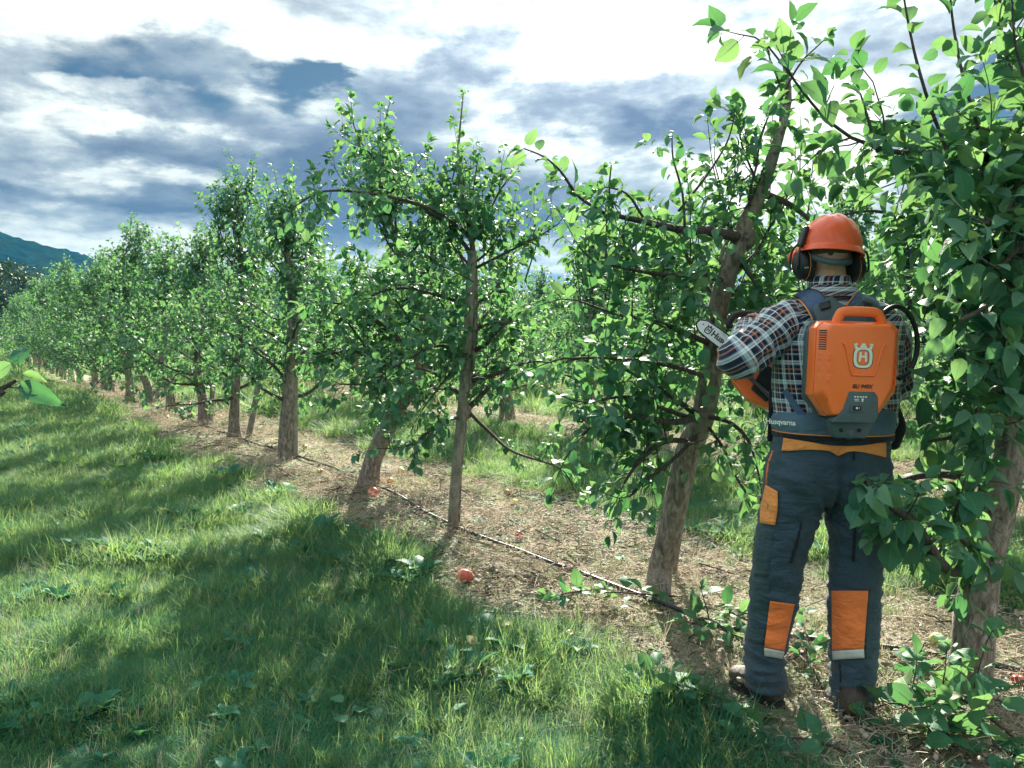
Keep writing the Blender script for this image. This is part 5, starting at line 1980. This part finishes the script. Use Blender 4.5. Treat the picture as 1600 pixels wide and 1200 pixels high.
hp('buckle', [(1352, 470), (1364, 474)], [(1350, 480), (1362, 484)], M['black'], .056, .01, n_=8, m_=5)
hp('side_strap', [(1222, 612), (1236, 634), (1252, 655)], [(1230, 606), (1244, 628), (1262, 650)], M['strap'], .012, .006)


# hip belt all round
def band(rows_, name, mat, n_=16, seg=72, expo=2.3):
    V, Q, UV = loft(rows_, n_, seg, lambda p, f, a: .003 * noise.noise(Vector(p) * 9), expo=expo)
    V = V - np.array(pack_c)
    o = link(name, np_mesh(name, V, Q, smooth=True), mat, pack)
    sm = o.modifiers.new('s', 'SOLIDIFY'); sm.thickness = .012; sm.offset = 1
    return o


band([R(1302, 637, YP + .01, 88, .132, .012), R(1301, 650, YP + .01, 94, .146, .004), R(1300, 664, YP + .01, 94, .152, -.002), R(1300, 675, YP + .01, 91, .152, -.004)], 'hip_belt', M['belt'])
band([R(1300, 675, YP + .01, 92.6, .155, -.004), R(1300, 679, YP + .01, 92.8, .1555, -.005), R(1300, 683, YP + .01, 92, .153, -.005)], 'belt_binding', M['black_cloth'], 6)
band([R(1300, 673, YP + .01, 92.9, .1562, -.004), R(1300, 674.6, YP + .01, 93, .1565, -.004)], 'belt_piping', M['piping'], 3)
band([R(1302, 638, YP + .01, 88, .134, .012), R(1302, 642, YP + .01, 89, .136, .011)], 'belt_binding', M['black_cloth'], 4)
place_text('print', 'Husqvarna', .026, P(1222, 661, YP - .150) + Vector((.004, .03, 0)), Vector((1, -.85, .0)), Vector((0, 0, 1)), M['white'], pack, pack_c, bold=.0006)
# loose black webbing and the pouch behind the right hip
g = Geo(); g.tube([tuple(P(1206, 610, 3.16) - pack_c), tuple(P(1205, 650, 3.15) - pack_c), tuple(P(1203, 690, 3.16) - pack_c)], .006, 6, flat=2.0)
link('webbing', g.mesh('webbing'), M['black_cloth'], pack)
bm = bmesh.new()
capsule(bm, [P(1398, 640, 3.18) - pack_c, P(1401, 668, 3.18) - pack_c, P(1397, 695, 3.17) - pack_c], [.022, .036, .022])
link('hip_pouch', remesh(bm, .006, 3, 'hip_pouch'), M['black_cloth'], pack)

# ------------------------------------------------------------------ chainsaw
saw_c = P(1186, 575, 3.42)
saw = empty('chainsaw', tuple(saw_c), 'orange and black battery chainsaw in the worker\'s hands, bar against the trunk', 'chainsaw')
ux = (P(1102, 512, 3.50) - P(1166, 560, 3.42)).normalized()      # along the bar
uz = Vector((-ux.z, 0, ux.x)); uz = (uz - ux * uz.dot(ux)).normalized()
if uz.z < 0: uz = -uz
uy = uz.cross(ux)
if uy.y > 0: uy = -uy     # towards the camera
RS = Matrix((ux, uy, uz)).transposed()


def Q_(x, y, z):
    return RS @ Vector((x, y, z))


def sbox(name, pts2, y0, y1, mat, parent, bev=.006):
    bm = bmesh.new()
    a_ = [bm.verts.new(Q_(x, y1, z)) for x, z in pts2]
    b_ = [bm.verts.new(Q_(x, y0, z)) for x, z in pts2]
    n_ = len(pts2)
    bm.faces.new(a_); bm.faces.new(b_[::-1])
    for i in range(n_):
        bm.faces.new((a_[i], b_[i], b_[(i + 1) % n_], a_[(i + 1) % n_]))
    o = link(name, bm_mesh(name, bm), mat, parent)
    if bev: add_mod_bevel(o, bev, 3, 25)
    return o


sbox('motor_housing', [(.080, -.070), (.085, .030), (.04, .050), (-.08, .045), (-.12, .01), (-.14, -.11), (-.05, -.135), (.05, -.115)], -.045, .040, M['orange'], saw, .010)
sbox('motor_cover', [(-.035, -.095), (-.010, .02), (-.075, .032), (-.115, -.01), (-.115, -.100)], .040, .052, M['black'], saw, .006)
for k in range(6):
    for j in range(3):
        x0 = .030 + .0095 * k
        z0 = -.108 + .010 * j
        sbox('vent_slot', [(x0, z0), (x0 + .005, z0), (x0 + .005, z0 + .006), (x0, z0 + .006)], .039, .0408, M['print_black'], saw, 0)
sbox('top_cover', [(.05, .055), (.04, .085), (-.02, .090), (-.05, .060)], -.03, .02, M['orange'], saw, .010)
bar = [(.07, -.030), (.07, .030), (.22, .030), (.29, .026), (.315, .012), (.318, 0), (.315, -.012), (.29, -.026), (.22, -.030)]
sbox('guide_bar', bar, -.003, .003, M['steel'], saw, .0008)
g = Geo()
loop = [(.07, .033), (.22, .033), (.29, .029), (.320, .012), (.322, 0), (.320, -.012), (.29, -.029), (.22, -.033), (.07, -.033)]
g.tube([tuple(Q_(x, 0, z)) for x, z in loop], .0042, 6)
link('saw_chain', g.mesh('saw_chain', False), M['black'], saw)
lab = Matrix.Rotation(0, 3, 'X')
bx = -ux
place_text('print', 'Husqvarna', .036, Q_(.165, .0045, -.001), bx, uz, M['print_black'], saw, bold=.001)


def bar_emblem(cx, cz, s):
    bm = bmesh.new()
    def quad(pl):
        vs_ = [bm.verts.new(Q_(cx - x * s, .0042, cz + y * s)) for x, y in pl]
        bm.faces.new(vs_)
    for pl in ring_polys(10.2, 12.2, 15.2, 16.2, 24, cy=-1.5): quad(pl)
    for pl in crown[:3]: quad(pl)
    for pl in [[(-6.8, -8), (-3.6, -8), (-2.6, 7.2), (-5.8, 7.2)], [(3.6, -8), (6.8, -8), (5.8, 7.2), (2.6, 7.2)], [(-3.1, -1.6), (3.1, -1.6), (2.9, 1.6), (-2.9, 1.6)]]: quad(pl)
    link('bar_emblem', bm_mesh('bar_emblem', bm, recalc=False), M['print_black'], saw)


bar_emblem(.262, 0, .0010)
g = Geo(); g.tube([tuple(Q_(.295, .002, .006)), tuple(Q_(.295, .0045, .006))], .003, 10)
link('rivet', g.mesh('rivet', False), M['black'], saw)
# front handle wraps round the body, hand guard above it
g = Geo(); g.tube(catmull([tuple(Q_(.02, .05, -.06)), tuple(Q_(.06, .075, -.075)), tuple(Q_(.085, .078, -.03)), tuple(Q_(.075, .07, .06)), tuple(Q_(.045, .02, .115)), tuple(Q_(.03, -.05, .11)), tuple(Q_(.03, -.07, .02))], 40), .0125, 10)
link('front_handle', g.mesh('front_handle'), M['black'], saw)
gp = [P(1142, 512, 3.42), P(1139, 505, 3.42), P(1147, 493, 3.42), P(1162, 490, 3.43), P(1182, 491, 3.44), P(1200, 494, 3.46)]
g = Geo(); g.tube(catmull([tuple(p - saw_c) for p in gp], 24), .010, 8, flat=1.5)
gp = [P(1142, 511, 3.42), P(1152, 511, 3.42), P(1168, 511, 3.44), P(1182, 508, 3.46)]
g.tube(catmull([tuple(p - saw_c) for p in gp], 14), .007, 8)
gp = [P(1150, 503, 3.42), P(1175, 503, 3.44)]
g.tube([tuple(p - saw_c) for p in gp], .003, 6)
link('hand_guard', g.mesh('hand_guard'), M['black'], saw)
bm = bmesh.new(); ellip(bm, P(1166, 505, 3.46) - saw_c, (.035, .03, .020), sub=3)
link('tank_cap', bm_mesh('tank_cap', bm, True), M['orange'], saw)
sbox('rear_housing', [(-.115, .01), (-.175, -.005), (-.215, -.05), (-.20, -.085), (-.12, -.065)], -.03, .030, M['orange'], saw, .010)
g = Geo(); g.tube(catmull([tuple(Q_(-.13, 0, .03)), tuple(Q_(-.19, 0, .035)), tuple(Q_(-.25, 0, .0)), tuple(Q_(-.255, 0, -.05)), tuple(Q_(-.20, 0, -.07))], 24), .014, 10)
link('rear_handle', g.mesh('rear_handle'), M['black'], saw)
g = Geo(); g.tube(catmull([tuple(P(a, b_, c) - saw_c) for a, b_, c in [(1172, 590, 3.36), (1182, 600, 3.32), (1195, 612, 3.26), (1207, 624, 3.20), (1220, 640, 3.16)]], 20), .0085, 8)
link('power_cable', g.mesh('power_cable'), M['black'], saw)
# ------------------------------------------------------------------ grass, weeds and litter (instanced, uncountable)
def blade(rs, h, w_, lean, az_, base, seg=3, width_at=None):
    V = []
    d = np.array([math.cos(az_), math.sin(az_), 0])
    s = np.array([-d[1], d[0], 0]) * w_
    tw = rs.randn() * .4
    s = s * math.cos(tw) + d * w_ * math.sin(tw)
    for k in range(seg + 1):
        f = k / seg
        c = np.array(base) + d * lean * h * f ** 1.8 + np.array([0, 0, h * (f - .35 * abs(lean) * f * f)])
        wk = (1 - f ** 1.6) * .5 + .02
        V += [c - s * wk, c + s * wk]
    T = []
    for k in range(seg):
        a = 2 * k
        T += [(a, a + 1, a + 3), (a, a + 3, a + 2)]
    return np.array(V), np.array(T)


def tuft(name, seed, n_, h, w_, spread, lean, mat, seg=3):
    rs = np.random.RandomState(seed)
    g_ = Geo()
    for _ in range(n_):
        r = spread * rs.rand() ** .6
        a = rs.rand() * 6.28
        V, T = blade(rs, h * (.45 + .8 * rs.rand()), w_ * (.7 + .6 * rs.rand()), lean * (.2 + 1.1 * rs.rand()), a + rs.randn() * .9, (r * math.cos(a), r * math.sin(a), -.01), seg)
        g_.add(V, T, rs.rand())
    me = g_.mesh(name, True)
    me.materials.append(mat)
    return bpy.data.objects.new(name, me)       # source only, not linked to the scene


def weed(name, seed, n_, size, mat, flat=.4):
    rs = np.random.RandomState(seed)
    L = []
    for k in range(n_):
        a = rs.rand() * 6.28
        e_ = flat + .5 * rs.rand()
        d = np.array([math.cos(a), math.sin(a), e_])
        r = .05 * rs.rand()
        L.append(np.concatenate([[r * math.cos(a), r * math.sin(a), .01 + .03 * rs.rand()], d, [-.3 * d[0], -.3 * d[1], 1], [size * (.5 + .8 * rs.rand())]]))
    me = leaves_mesh(name, np.array(L), 0, rs)
    me.materials.append(mat)
    return bpy.data.objects.new(name, me)


def litter(name, seed, n_, mat, ln=.05, r=.0012, spread=.09):
    rs = np.random.RandomState(seed)
    g_ = Geo()
    for _ in range(n_):
        c = np.array([rs.randn() * spread, rs.randn() * spread, .004 + .012 * rs.rand()])
        a = rs.rand() * 6.28
        d = np.array([math.cos(a), math.sin(a), .25 * rs.randn()]) * ln * (.3 + rs.rand()) * .5
        g_.add(*tube_arrays([c - d, c + rs.randn(3) * ln * .06, c + d], r * (.6 + .8 * rs.rand()), 3, close=False), r=rs.rand())
    me = g_.mesh(name, True)
    me.materials.append(mat)
    return bpy.data.objects.new(name, me)


def clods(name, seed, n_, mat, size=.012, spread=.10):
    rs = np.random.RandomState(seed)
    bm = bmesh.new()
    for _ in range(n_):
        s = size * (.3 + 1.1 * rs.rand() ** 2)
        ellip(bm, Vector((rs.randn() * spread, rs.randn() * spread, s * .2)), (s * (.7 + .6 * rs.rand()), s * (.7 + .6 * rs.rand()), s * .6), sub=1)
    for v in bm.verts:
        v.co += Vector(rs.randn(3)) * size * .12
    me = bm_mesh(name, bm)
    me.materials.append(mat)
    return bpy.data.objects.new(name, me)


def grass_mat(name, lo, hi, tr, trans=.35, rough=.5, dry=(.36, .32, .17), dry_amt=.05):
    m, t = new_mat(name)
    r = t.n('ShaderNodeAttribute', _attribute_name='rnd').outputs['Fac']
    oi = t.n('ShaderNodeObjectInfo').outputs['Random']
    geo = t.n('ShaderNodeNewGeometry')
    patch_ = t.noise(geo.outputs['Position'], .9, 4, .6)
    f = t.n('ShaderNodeClamp', Value=t.math('ADD', t.math('MULTIPLY', r, .5), t.math('MULTIPLY_ADD', patch_, 1.6, -.6))).outputs[0]
    c = t.mix(f, lo, hi)
    r3 = t.math('FRACT', t.math('MULTIPLY', t.math('ADD', r, oi), 5.7))
    c = t.mix(t.sstep(r3, 1 - dry_amt, 1 - dry_amt * .6), c, dry)
    b = t.n('ShaderNodeBsdfPrincipled', Base__Color=c, Roughness=rough)
    b.inputs['Specular IOR Level'].default_value = .22
    tl = t.n('ShaderNodeBsdfTranslucent', Color=t.mix(.5, c, tr))
    finish(t, t.n('ShaderNodeMixShader', i0=trans, i1=b.outputs[0], i2=tl.outputs[0]).outputs[0])
    return m


M['grass'] = grass_mat('meadow_grass', (.003, .115, .095), (.032, .215, .105), (.46, .58, .12), .5)
M['weed'] = grass_mat('weed_leaf', (.012, .12, .085), (.04, .21, .12), (.22, .44, .12), .35, .6, dry_amt=.03)
M['straw'] = grass_mat('dry_straw', (.42, .36, .28), (.66, .60, .48), (.6, .52, .36), .3, .7, dry=(.52, .34, .26), dry_amt=.15)
M['clod'] = simple_mat('soil_clod', (.30, .265, .215), .95, .45, 18, bump=.6, bscale=80)
M['moss'] = grass_mat('low_moss', (.12, .21, .11), (.28, .36, .19), (.35, .46, .16), .3, .7, dry=(.3, .26, .14), dry_amt=.3)

SRC = {
    'grass': [tuft('g', 1, 70, .080, .0030, .095, .8, M['grass']), tuft('g', 2, 64, .10, .0032, .10, 1.1, M['grass']), tuft('g', 3, 64, .085, .0030, .10, 1.5, M['grass']), tuft('g', 4, 40, .14, .0032, .07, .9, M['grass'])],
    'weeds': [weed('w', 1, 16, .055, M['weed']), weed('w', 2, 22, .035, M['weed'], .3), weed('w', 3, 12, .08, M['weed'], .6)],
    'dry_grass': [tuft('d', 5, 26, .07, .0022, .07, .8, M['straw'], 2), tuft('d', 6, 18, .14, .0018, .05, .5, M['straw'], 3)],
    'straw': [litter('s', 1, 60, M['straw'], .05, .0011), litter('s', 2, 40, M['straw'], .10, .0012, .12), litter('s', 3, 12, M['twig'], .12, .0022, .12)],
    'soil_crumbs': [clods('c', 1, 30, M['clod'], .007), clods('c', 2, 12, M['clod'], .011, .12)],
    'moss': [tuft('m', 8, 60, .022, .004, .10, .8, M['moss'], 2)],
}


def scatter(name, srcs, pts, rots, scs, which):
    for k, src in enumerate(srcs):
        idx = np.where(which == k)[0]
        if not len(idx): continue
        me = bpy.data.meshes.new(name)
        me.vertices.add(len(idx))
        me.vertices.foreach_set('co', pts[idx].astype(np.float32).ravel())
        a = me.attributes.new('rot', 'FLOAT_VECTOR', 'POINT'); a.data.foreach_set('vector', rots[idx].astype(np.float32).ravel())
        a = me.attributes.new('scl', 'FLOAT', 'POINT'); a.data.foreach_set('value', scs[idx].astype(np.float32))
        o = link(name, me, None, None, 'stuff')
        ng = bpy.data.node_groups.new(name, 'GeometryNodeTree')
        ng.interface.new_socket('Geometry', in_out='INPUT', socket_type='NodeSocketGeometry')
        ng.interface.new_socket('Geometry', in_out='OUTPUT', socket_type='NodeSocketGeometry')
        gi = ng.nodes.new('NodeGroupInput'); go = ng.nodes.new('NodeGroupOutput')
        ip = ng.nodes.new('GeometryNodeInstanceOnPoints')
        oi = ng.nodes.new('GeometryNodeObjectInfo'); oi.inputs['Object'].default_value = src
        ra = ng.nodes.new('GeometryNodeInputNamedAttribute'); ra.data_type = 'FLOAT_VECTOR'; ra.inputs['Name'].default_value = 'rot'
        sa = ng.nodes.new('GeometryNodeInputNamedAttribute'); sa.data_type = 'FLOAT'; sa.inputs['Name'].default_value = 'scl'
        er = ng.nodes.new('FunctionNodeEulerToRotation')
        L_ = ng.links.new
        L_(gi.outputs[0], ip.inputs['Points']); L_(oi.outputs['Geometry'], ip.inputs['Instance'])
        L_(ra.outputs[0], er.inputs[0]); L_(er.outputs[0], ip.inputs['Rotation'])
        L_(sa.outputs[0], ip.inputs['Scale']); L_(ip.outputs[0], go.inputs[0])
        md = o.modifiers.new('scatter', 'NODES'); md.node_group = ng


def nz2(x, y, s, o_=0.0):
    return noise.noise(Vector((x * s, y * s, o_)))


rg = np.random.RandomState(9)


def sample(y0, y1, dens):
    """points between two distances, inside the view plus a margin"""
    n_ = int(dens * (y1 - y0) * (.66 * (y0 + y1) + 2.2))
    ys = y0 + (y1 - y0) * rg.rand(n_)
    k = rg.rand(n_)
    hw = .66 * ys + 1.1
    wmax = .66 * y1 + 1.1
    xs = (k * 2 - 1) * wmax
    ok = abs(xs) < hw
    return xs[ok], ys[ok]


jobs = {k: [] for k in SRC}
for (y0, y1, dg, sc0) in ((1.6, 5.0, 520, 1.0), (5.0, 8.5, 330, 1.1), (8.5, 14, 150, 1.35), (14, 24, 60, 1.9), (24, 44, 16, 3.0), (44, 75, 4.5, 5.0)):
    xs, ys = sample(y0, y1, dg)
    for x, y in zip(xs, ys):
        pr = perp(x, y) + (noise.noise(Vector((x * 1.6, y * 1.6, .5))) * .5) * .95
        dd = min(abs(pr - r) for r in ROWS) if y < 60 else 9
        near = sc0 <= 1.4
        h_ = rg.rand()
        n_a = nz2(x, y, .55, 3) ; n_b = nz2(x, y, 1.8, 8)
        if dd > DIRT_HALF + .05 + .15 * n_b:
            # meadow: clumps taller and shorter
            edge = math.exp(-((dd - DIRT_HALF - .25) / .25) ** 2)
            s = sc0 * (.58 + .55 * (n_a + .30) + .75 * n_b + .35 * edge + .35 * h_)
            s *= (1.15 if y > 5 else 1.0)
            if near and (h_ < .02 + .16 * max(0, n_b)):
                jobs['weeds'].append((x, y, max(.5, s), int(rg.randint(3))))
            elif near and h_ > .95 - .10 * max(0, -n_a * 2):
                jobs['dry_grass'].append((x, y, sc0 * (.6 + .5 * rg.rand()), int(rg.rand() > .6)))
            else:
                kk = 3 if h_ > .90 else int(rg.randint(3))
                jobs['grass'].append((x, y, max(.35, s), kk))
        else:
            if sc0 > 2: continue
            inner = dd < DIRT_HALF - .25
            u = rg.rand()
            if n_b + n_a > .0 and u < .38:
                jobs['moss'].append((x, y, sc0 * (.7 + .6 * h_), 0))
            elif u < (.26 if n_a > -.05 else .07):
                jobs['grass'].append((x, y, sc0 * (.25 + .4 * h_), 0))
            elif u < .30:
                jobs['weeds'].append((x, y, sc0 * (.35 + .4 * h_), 1))
            elif u < .44 + .2 * max(0, n_a * 2):
                jobs['dry_grass'].append((x, y, sc0 * (.5 + .7 * h_), int(rg.rand() > .82)))
            elif u < .72:
                jobs['straw'].append((x, y, sc0 * (.6 + .8 * h_), int(rg.choice([0, 0, 1, 2]))))
            elif near:
                jobs['soil_crumbs'].append((x, y, .6 + 1.0 * h_, int(rg.randint(2))))
NI = {}
for k, rows in jobs.items():
    if not rows: continue
    A = np.array(rows)
    NI[k] = len(A)
    z = np.array([gz(a, b_) for a, b_ in A[:, :2]])
    rots = np.stack([.18 * rg.randn(len(A)), .18 * rg.randn(len(A)), 6.28 * rg.rand(len(A))], -1)
    scatter(k, SRC[k], np.stack([A[:, 0], A[:, 1], z], -1), rots, A[:, 2], A[:, 3].astype(int))
print('instances', NI, 'leaves', LEAF_COUNT)

# ------------------------------------------------------------------ fallen apples
def apple_mat(name, c0, c1, k=.5):
    m, t = new_mat(name)
    co = t.n('ShaderNodeTexCoord').outputs['Object']
    s = t.n('ShaderNodeSeparateXYZ', Vector=co)
    f = t.math('ADD', t.math('MULTIPLY', s.outputs[0], 9.0), t.math('MULTIPLY_ADD', t.noise(co, 26, 5, .6), 1.4, -.7 + k))
    c = t.mix(t.n('ShaderNodeClamp', Value=f).outputs[0], c0, c1)
    spots = t.sstep(t.noise(co, 300, 2, .5), .66, .72)
    c = t.mix(t.math('MULTIPLY', spots, .5), c, (.7, .6, .35))
    b = t.n('ShaderNodeBsdfPrincipled', Base__Color=c, Roughness=.32)
    finish(t, b.outputs[0])
    return m


AP = {'red': apple_mat('red_apple', (.55, .10, .075), (.72, .24, .16)), 'pink': apple_mat('pink_apple', (.66, .20, .15), (.72, .42, .24)),
      'orange': apple_mat('orange_apple', (.72, .36, .10), (.70, .48, .15)), 'yellow': apple_mat('yellow_apple', (.62, .52, .16), (.58, .55, .22)),
      'green': apple_mat('green_apple', (.42, .50, .18), (.52, .54, .22)), 'dark': apple_mat('dark_red_apple', (.30, .035, .035), (.45, .08, .06)),
      'brown': apple_mat('brown_apple', (.30, .16, .08), (.42, .24, .14))}


def apple_me():
    bm = bmesh.new()
    nr, sg = 20, 32
    rows_ = []
    for i in range(nr + 1):
        u = i / nr * math.pi
        r = math.sin(u) ** .85
        z = .92 * math.cos(u)
        dip = .34 * math.exp(-(u / .42) ** 2) - .22 * math.exp(-((math.pi - u) / .35) ** 2)
        row = []
        for j in range(sg):
            a = j / sg * 2 * math.pi
            rr = r * (1 + .025 * math.cos(5 * a) * (.3 + .7 * (u / math.pi))) * (1.0 - .10 * max(0, -math.cos(u)))
            row.append(bm.verts.new((rr * math.cos(a), rr * math.sin(a), z - dip)))
        rows_.append(row)
    for i in range(nr):
        for j in range(sg):
            bm.faces.new((rows_[i][j], rows_[i + 1][j], rows_[i + 1][(j + 1) % sg], rows_[i][(j + 1) % sg]))
    bmesh.ops.remove_doubles(bm, verts=bm.verts, dist=.0008)
    return bm_mesh('apple', bm, True)


APM = {}
for k, m_ in AP.items():
    me_ = apple_me(); me_.materials.append(m_); APM[k] = me_
gst = Geo(); gst.tube([(0, 0, .55), (.05, 0, .85), (.14, .02, 1.12)], .045, 6)
stem_me = gst.mesh('stem'); stem_me.materials.append(M['twig'])
APPLES = [
    (727, 902, 25, 'red', 'large pink-red apple alone on the edge of the grass'),
    (583, 771, 17, 'red', 'bright red apple just in front of the dark leaning trunk\'s foot'),
    (570, 825, 14, 'dark', 'dark red apple half in weeds, below the leaning trunk'),
    (590, 752, 11, 'pink', 'pink apple touching the foot of the dark leaning trunk'),
    (610, 754, 12, 'orange', 'orange apple between a pink and a yellow one by the leaning trunk'),
    (627, 737, 12, 'yellow', 'yellow apple, furthest back of those by the leaning trunk'),
    (793, 772, 12, 'brown', 'brownish red apple under the grass edge right of the grey post'),
    (805, 786, 10, 'yellow', 'small dull yellow apple just below a brownish one, right of the grey post'),
    (811, 838, 13, 'dark', 'small dark red apple in dry grass right of the hose'),
    (1465, 1004, 27, 'green', 'pale green apple beside the nearest trunk'),
    (1590, 1068, 18, 'dark', 'dark red apple at the right edge beyond the nearest trunk'),
    (500, 738, 9, 'brown', 'small brownish apple beside the hose near the straight pale trunk'),
    (1150, 716, 9, 'red', 'red apple on the bare strip of the second row, left of the worker'),
    (476, 700, 8, 'brown', 'little brown apple behind the straight pale trunk'),
    (296, 633, 6, 'pink', 'tiny pink apple far down the bare strip'),
    (344, 652, 6, 'red', 'tiny red apple between the trunks left of the leaning stake'),
    (262, 652, 5, 'orange', 'tiny orange apple by a distant trunk'),
    (640, 838, 8, 'brown', 'small shrivelled brown apple in straw left of the grey post'),
    (890, 1000, 9, 'brown', 'small brown windfall at the strip edge below the pruned tree'),
]
for i, (px, py, dpx, k, lab) in enumerate(APPLES):
    g_ = G(px, py + dpx * .45)
    r = dpx / 2 * g_.y / F
    r = min(max(r, .026), .046)
    o = empty('apple', (g_.x, g_.y, g_.z + r * .86 + .012), lab, 'apple', 'windfall apples')
    o.scale = (r, r, r)
    o.rotation_euler = (rg.uniform(-.9, .5), rg.uniform(-.7, .7), rg.rand() * 6.28)
    if k == 'red' and i == 0: o.rotation_euler = (.45, .1, 2.5)
    fl = link('flesh', APM[k], None, o)
    link('stem', stem_me, None, o)

# ------------------------------------------------------------------ cut leafy branches lying on the ground
def cut_branch(rows, label, seed, nleaf=16, size=.085, lift=.05, side=2):
    rs = np.random.RandomState(seed)
    pts = [np.array(G(px, py)) + np.array([0, 0, .02 + lift * math.sin(i / max(1, len(rows) - 1) * math.pi) + .02 * (i % 2)]) for i, (px, py) in enumerate(rows)]
    base_ = Vector(pts[0])
    c = catmull(pts, 14)
    root = empty('cut_branch', tuple(base_), label, 'branch', 'cut branches on the ground')
    T_ = Tree(seed, size)
    T_.dress(c, max(.02, np.linalg.norm(c[-1] - c[0]) / nleaf * 1.1), .08, size, tip=3, hang=-.15)
    g_ = Geo(); g_.tube(c, np.linspace(.006, .0025, 14), 6)
    for k in range(side):
        i = 4 + int(rs.randint(7))
        d = unit(c[i + 1] - c[i] + .9 * np.array([rs.randn(), rs.randn(), .35]))
        p = wander(c[i], d, .16 + .14 * rs.rand(), 4, rs, .15)
        p[:, 2] = np.maximum(p[:, 2], [gz(a, b_) + .02 for a, b_ in p[:, :2]])
        g_.tube(p, np.linspace(.0035, .002, len(p)), 4)
        T_.dress(p, .032, .15, size, tip=2, hang=-.1)
    link('stem', g_.mesh('stem', True, base_), M['twig'], root)
    for row in T_.leaves:
        z = gz(row[0], row[1])
        row[5] = min(.45, max(row[5] * .6, -.1) + .12)
        if row[2] < z + .03: row[2] = z + .03 + .03 * rs.rand()
        place_leaf(row, root, base_, rs, cut=True)
    return root


cut_branch([(1060, 938), (1000, 950), (940, 945), (880, 950), (855, 945)], 'cut leafy branch lying across the hose at the pruned trunk\'s foot', 1, 20, .09)
cut_branch([(1080, 975), (1110, 995), (1150, 1015), (1205, 1020)], 'cut twig of pale leaves left of the worker\'s left knee', 2, 14, .085)
cut_branch([(1105, 1112), (1055, 1105), (1015, 1068), (985, 1080)], 'cut twig with spread leaves in the grass, lower left of the worker\'s boot', 3, 12, .085)
cut_branch([(1290, 1095), (1268, 1075), (1252, 1050), (1245, 1030)], 'cut leafy twig lying between the worker\'s boots', 4, 7, .07)
cut_branch([(1590, 1165), (1510, 1140), (1450, 1105), (1432, 1045)], 'large cut bough of broad leaves against the nearest trunk', 5, 24, .10, .07, 3)
cut_branch([(1500, 1175), (1440, 1150), (1390, 1125), (1352, 1135)], 'cut dark-leaved branch beside the worker\'s right boot', 6, 20, .095, .05, 2)
cut_branch([(1330, 1185), (1260, 1180), (1190, 1172), (1125, 1168)], 'cut branch of large leaves along the bottom, below the left boot', 7, 14, .085, .02, 1)
cut_branch([(1130, 960), (1145, 985), (1190, 1000), (1200, 985)], 'short cut shoot with upright leaves behind the left boot', 8, 10, .08)
cut_branch([(1420, 1180), (1510, 1170), (1570, 1190)], 'cut branch of broad leaves at the lower right corner', 9, 14, .11, .06, 2)

# single fallen leaves
for i, (px, py, lab) in enumerate([(683, 1058, 'pale fallen leaf curled in the grass near the bottom centre'), (535, 1118, 'yellow-green fallen leaf in grass at the bottom'), (712, 1130, 'green fallen leaf at the very bottom, left of centre'),
                                   (5, 922, 'yellow-green fallen leaf at the left edge'), (968, 888, 'tan fallen leaf on the bare strip by the hose'), (1110, 940, 'pale fallen leaf right of the pruned trunk\'s foot'),
                                   (968, 965, 'small orange fallen leaf under the cut branch'), (1275, 968, 'whitish fallen leaf between the worker\'s calves'), (780, 1070, 'grey-green fallen leaf among broad weeds'),
                                   (540, 1150, 'fallen leaf half hidden in the lowest grass')]):
    g_ = G(px, py)
    a = rg.rand() * 6.28
    row = np.array([g_.x, g_.y, g_.z + .05, math.cos(a), math.sin(a), .1, .2 * rg.randn(), .2 * rg.randn(), 1, .075])
    o = place_leaf(row, None, (0, 0, 0), rg, cut=True)
    o.name = 'fallen_leaf'
    tag(o, lab, 'leaf', 'single fallen leaves')
# ------------------------------------------------------------------ haze
hm = bpy.data.materials.new('haze')
hm.use_nodes = True
ht = NT(hm.node_tree)
pv = ht.n('ShaderNodeVolumePrincipled')
pv.inputs['Color'].default_value = (.14, .52, 1.0, 1)
pv.inputs['Density'].default_value = .00012
pv.inputs['Anisotropy'].default_value = .1
ho = ht.n('ShaderNodeOutputMaterial')
ht.t.links.new(pv.outputs[0], ho.inputs['Volume'])
bm = bmesh.new()
bmesh.ops.create_cube(bm, size=1)
bmesh.ops.scale(bm, vec=(2600, 2300, 140), verts=bm.verts)
bmesh.ops.translate(bm, vec=(0, 800, 68), verts=bm.verts)
link('haze', bm_mesh('haze', bm), hm, kind='stuff')
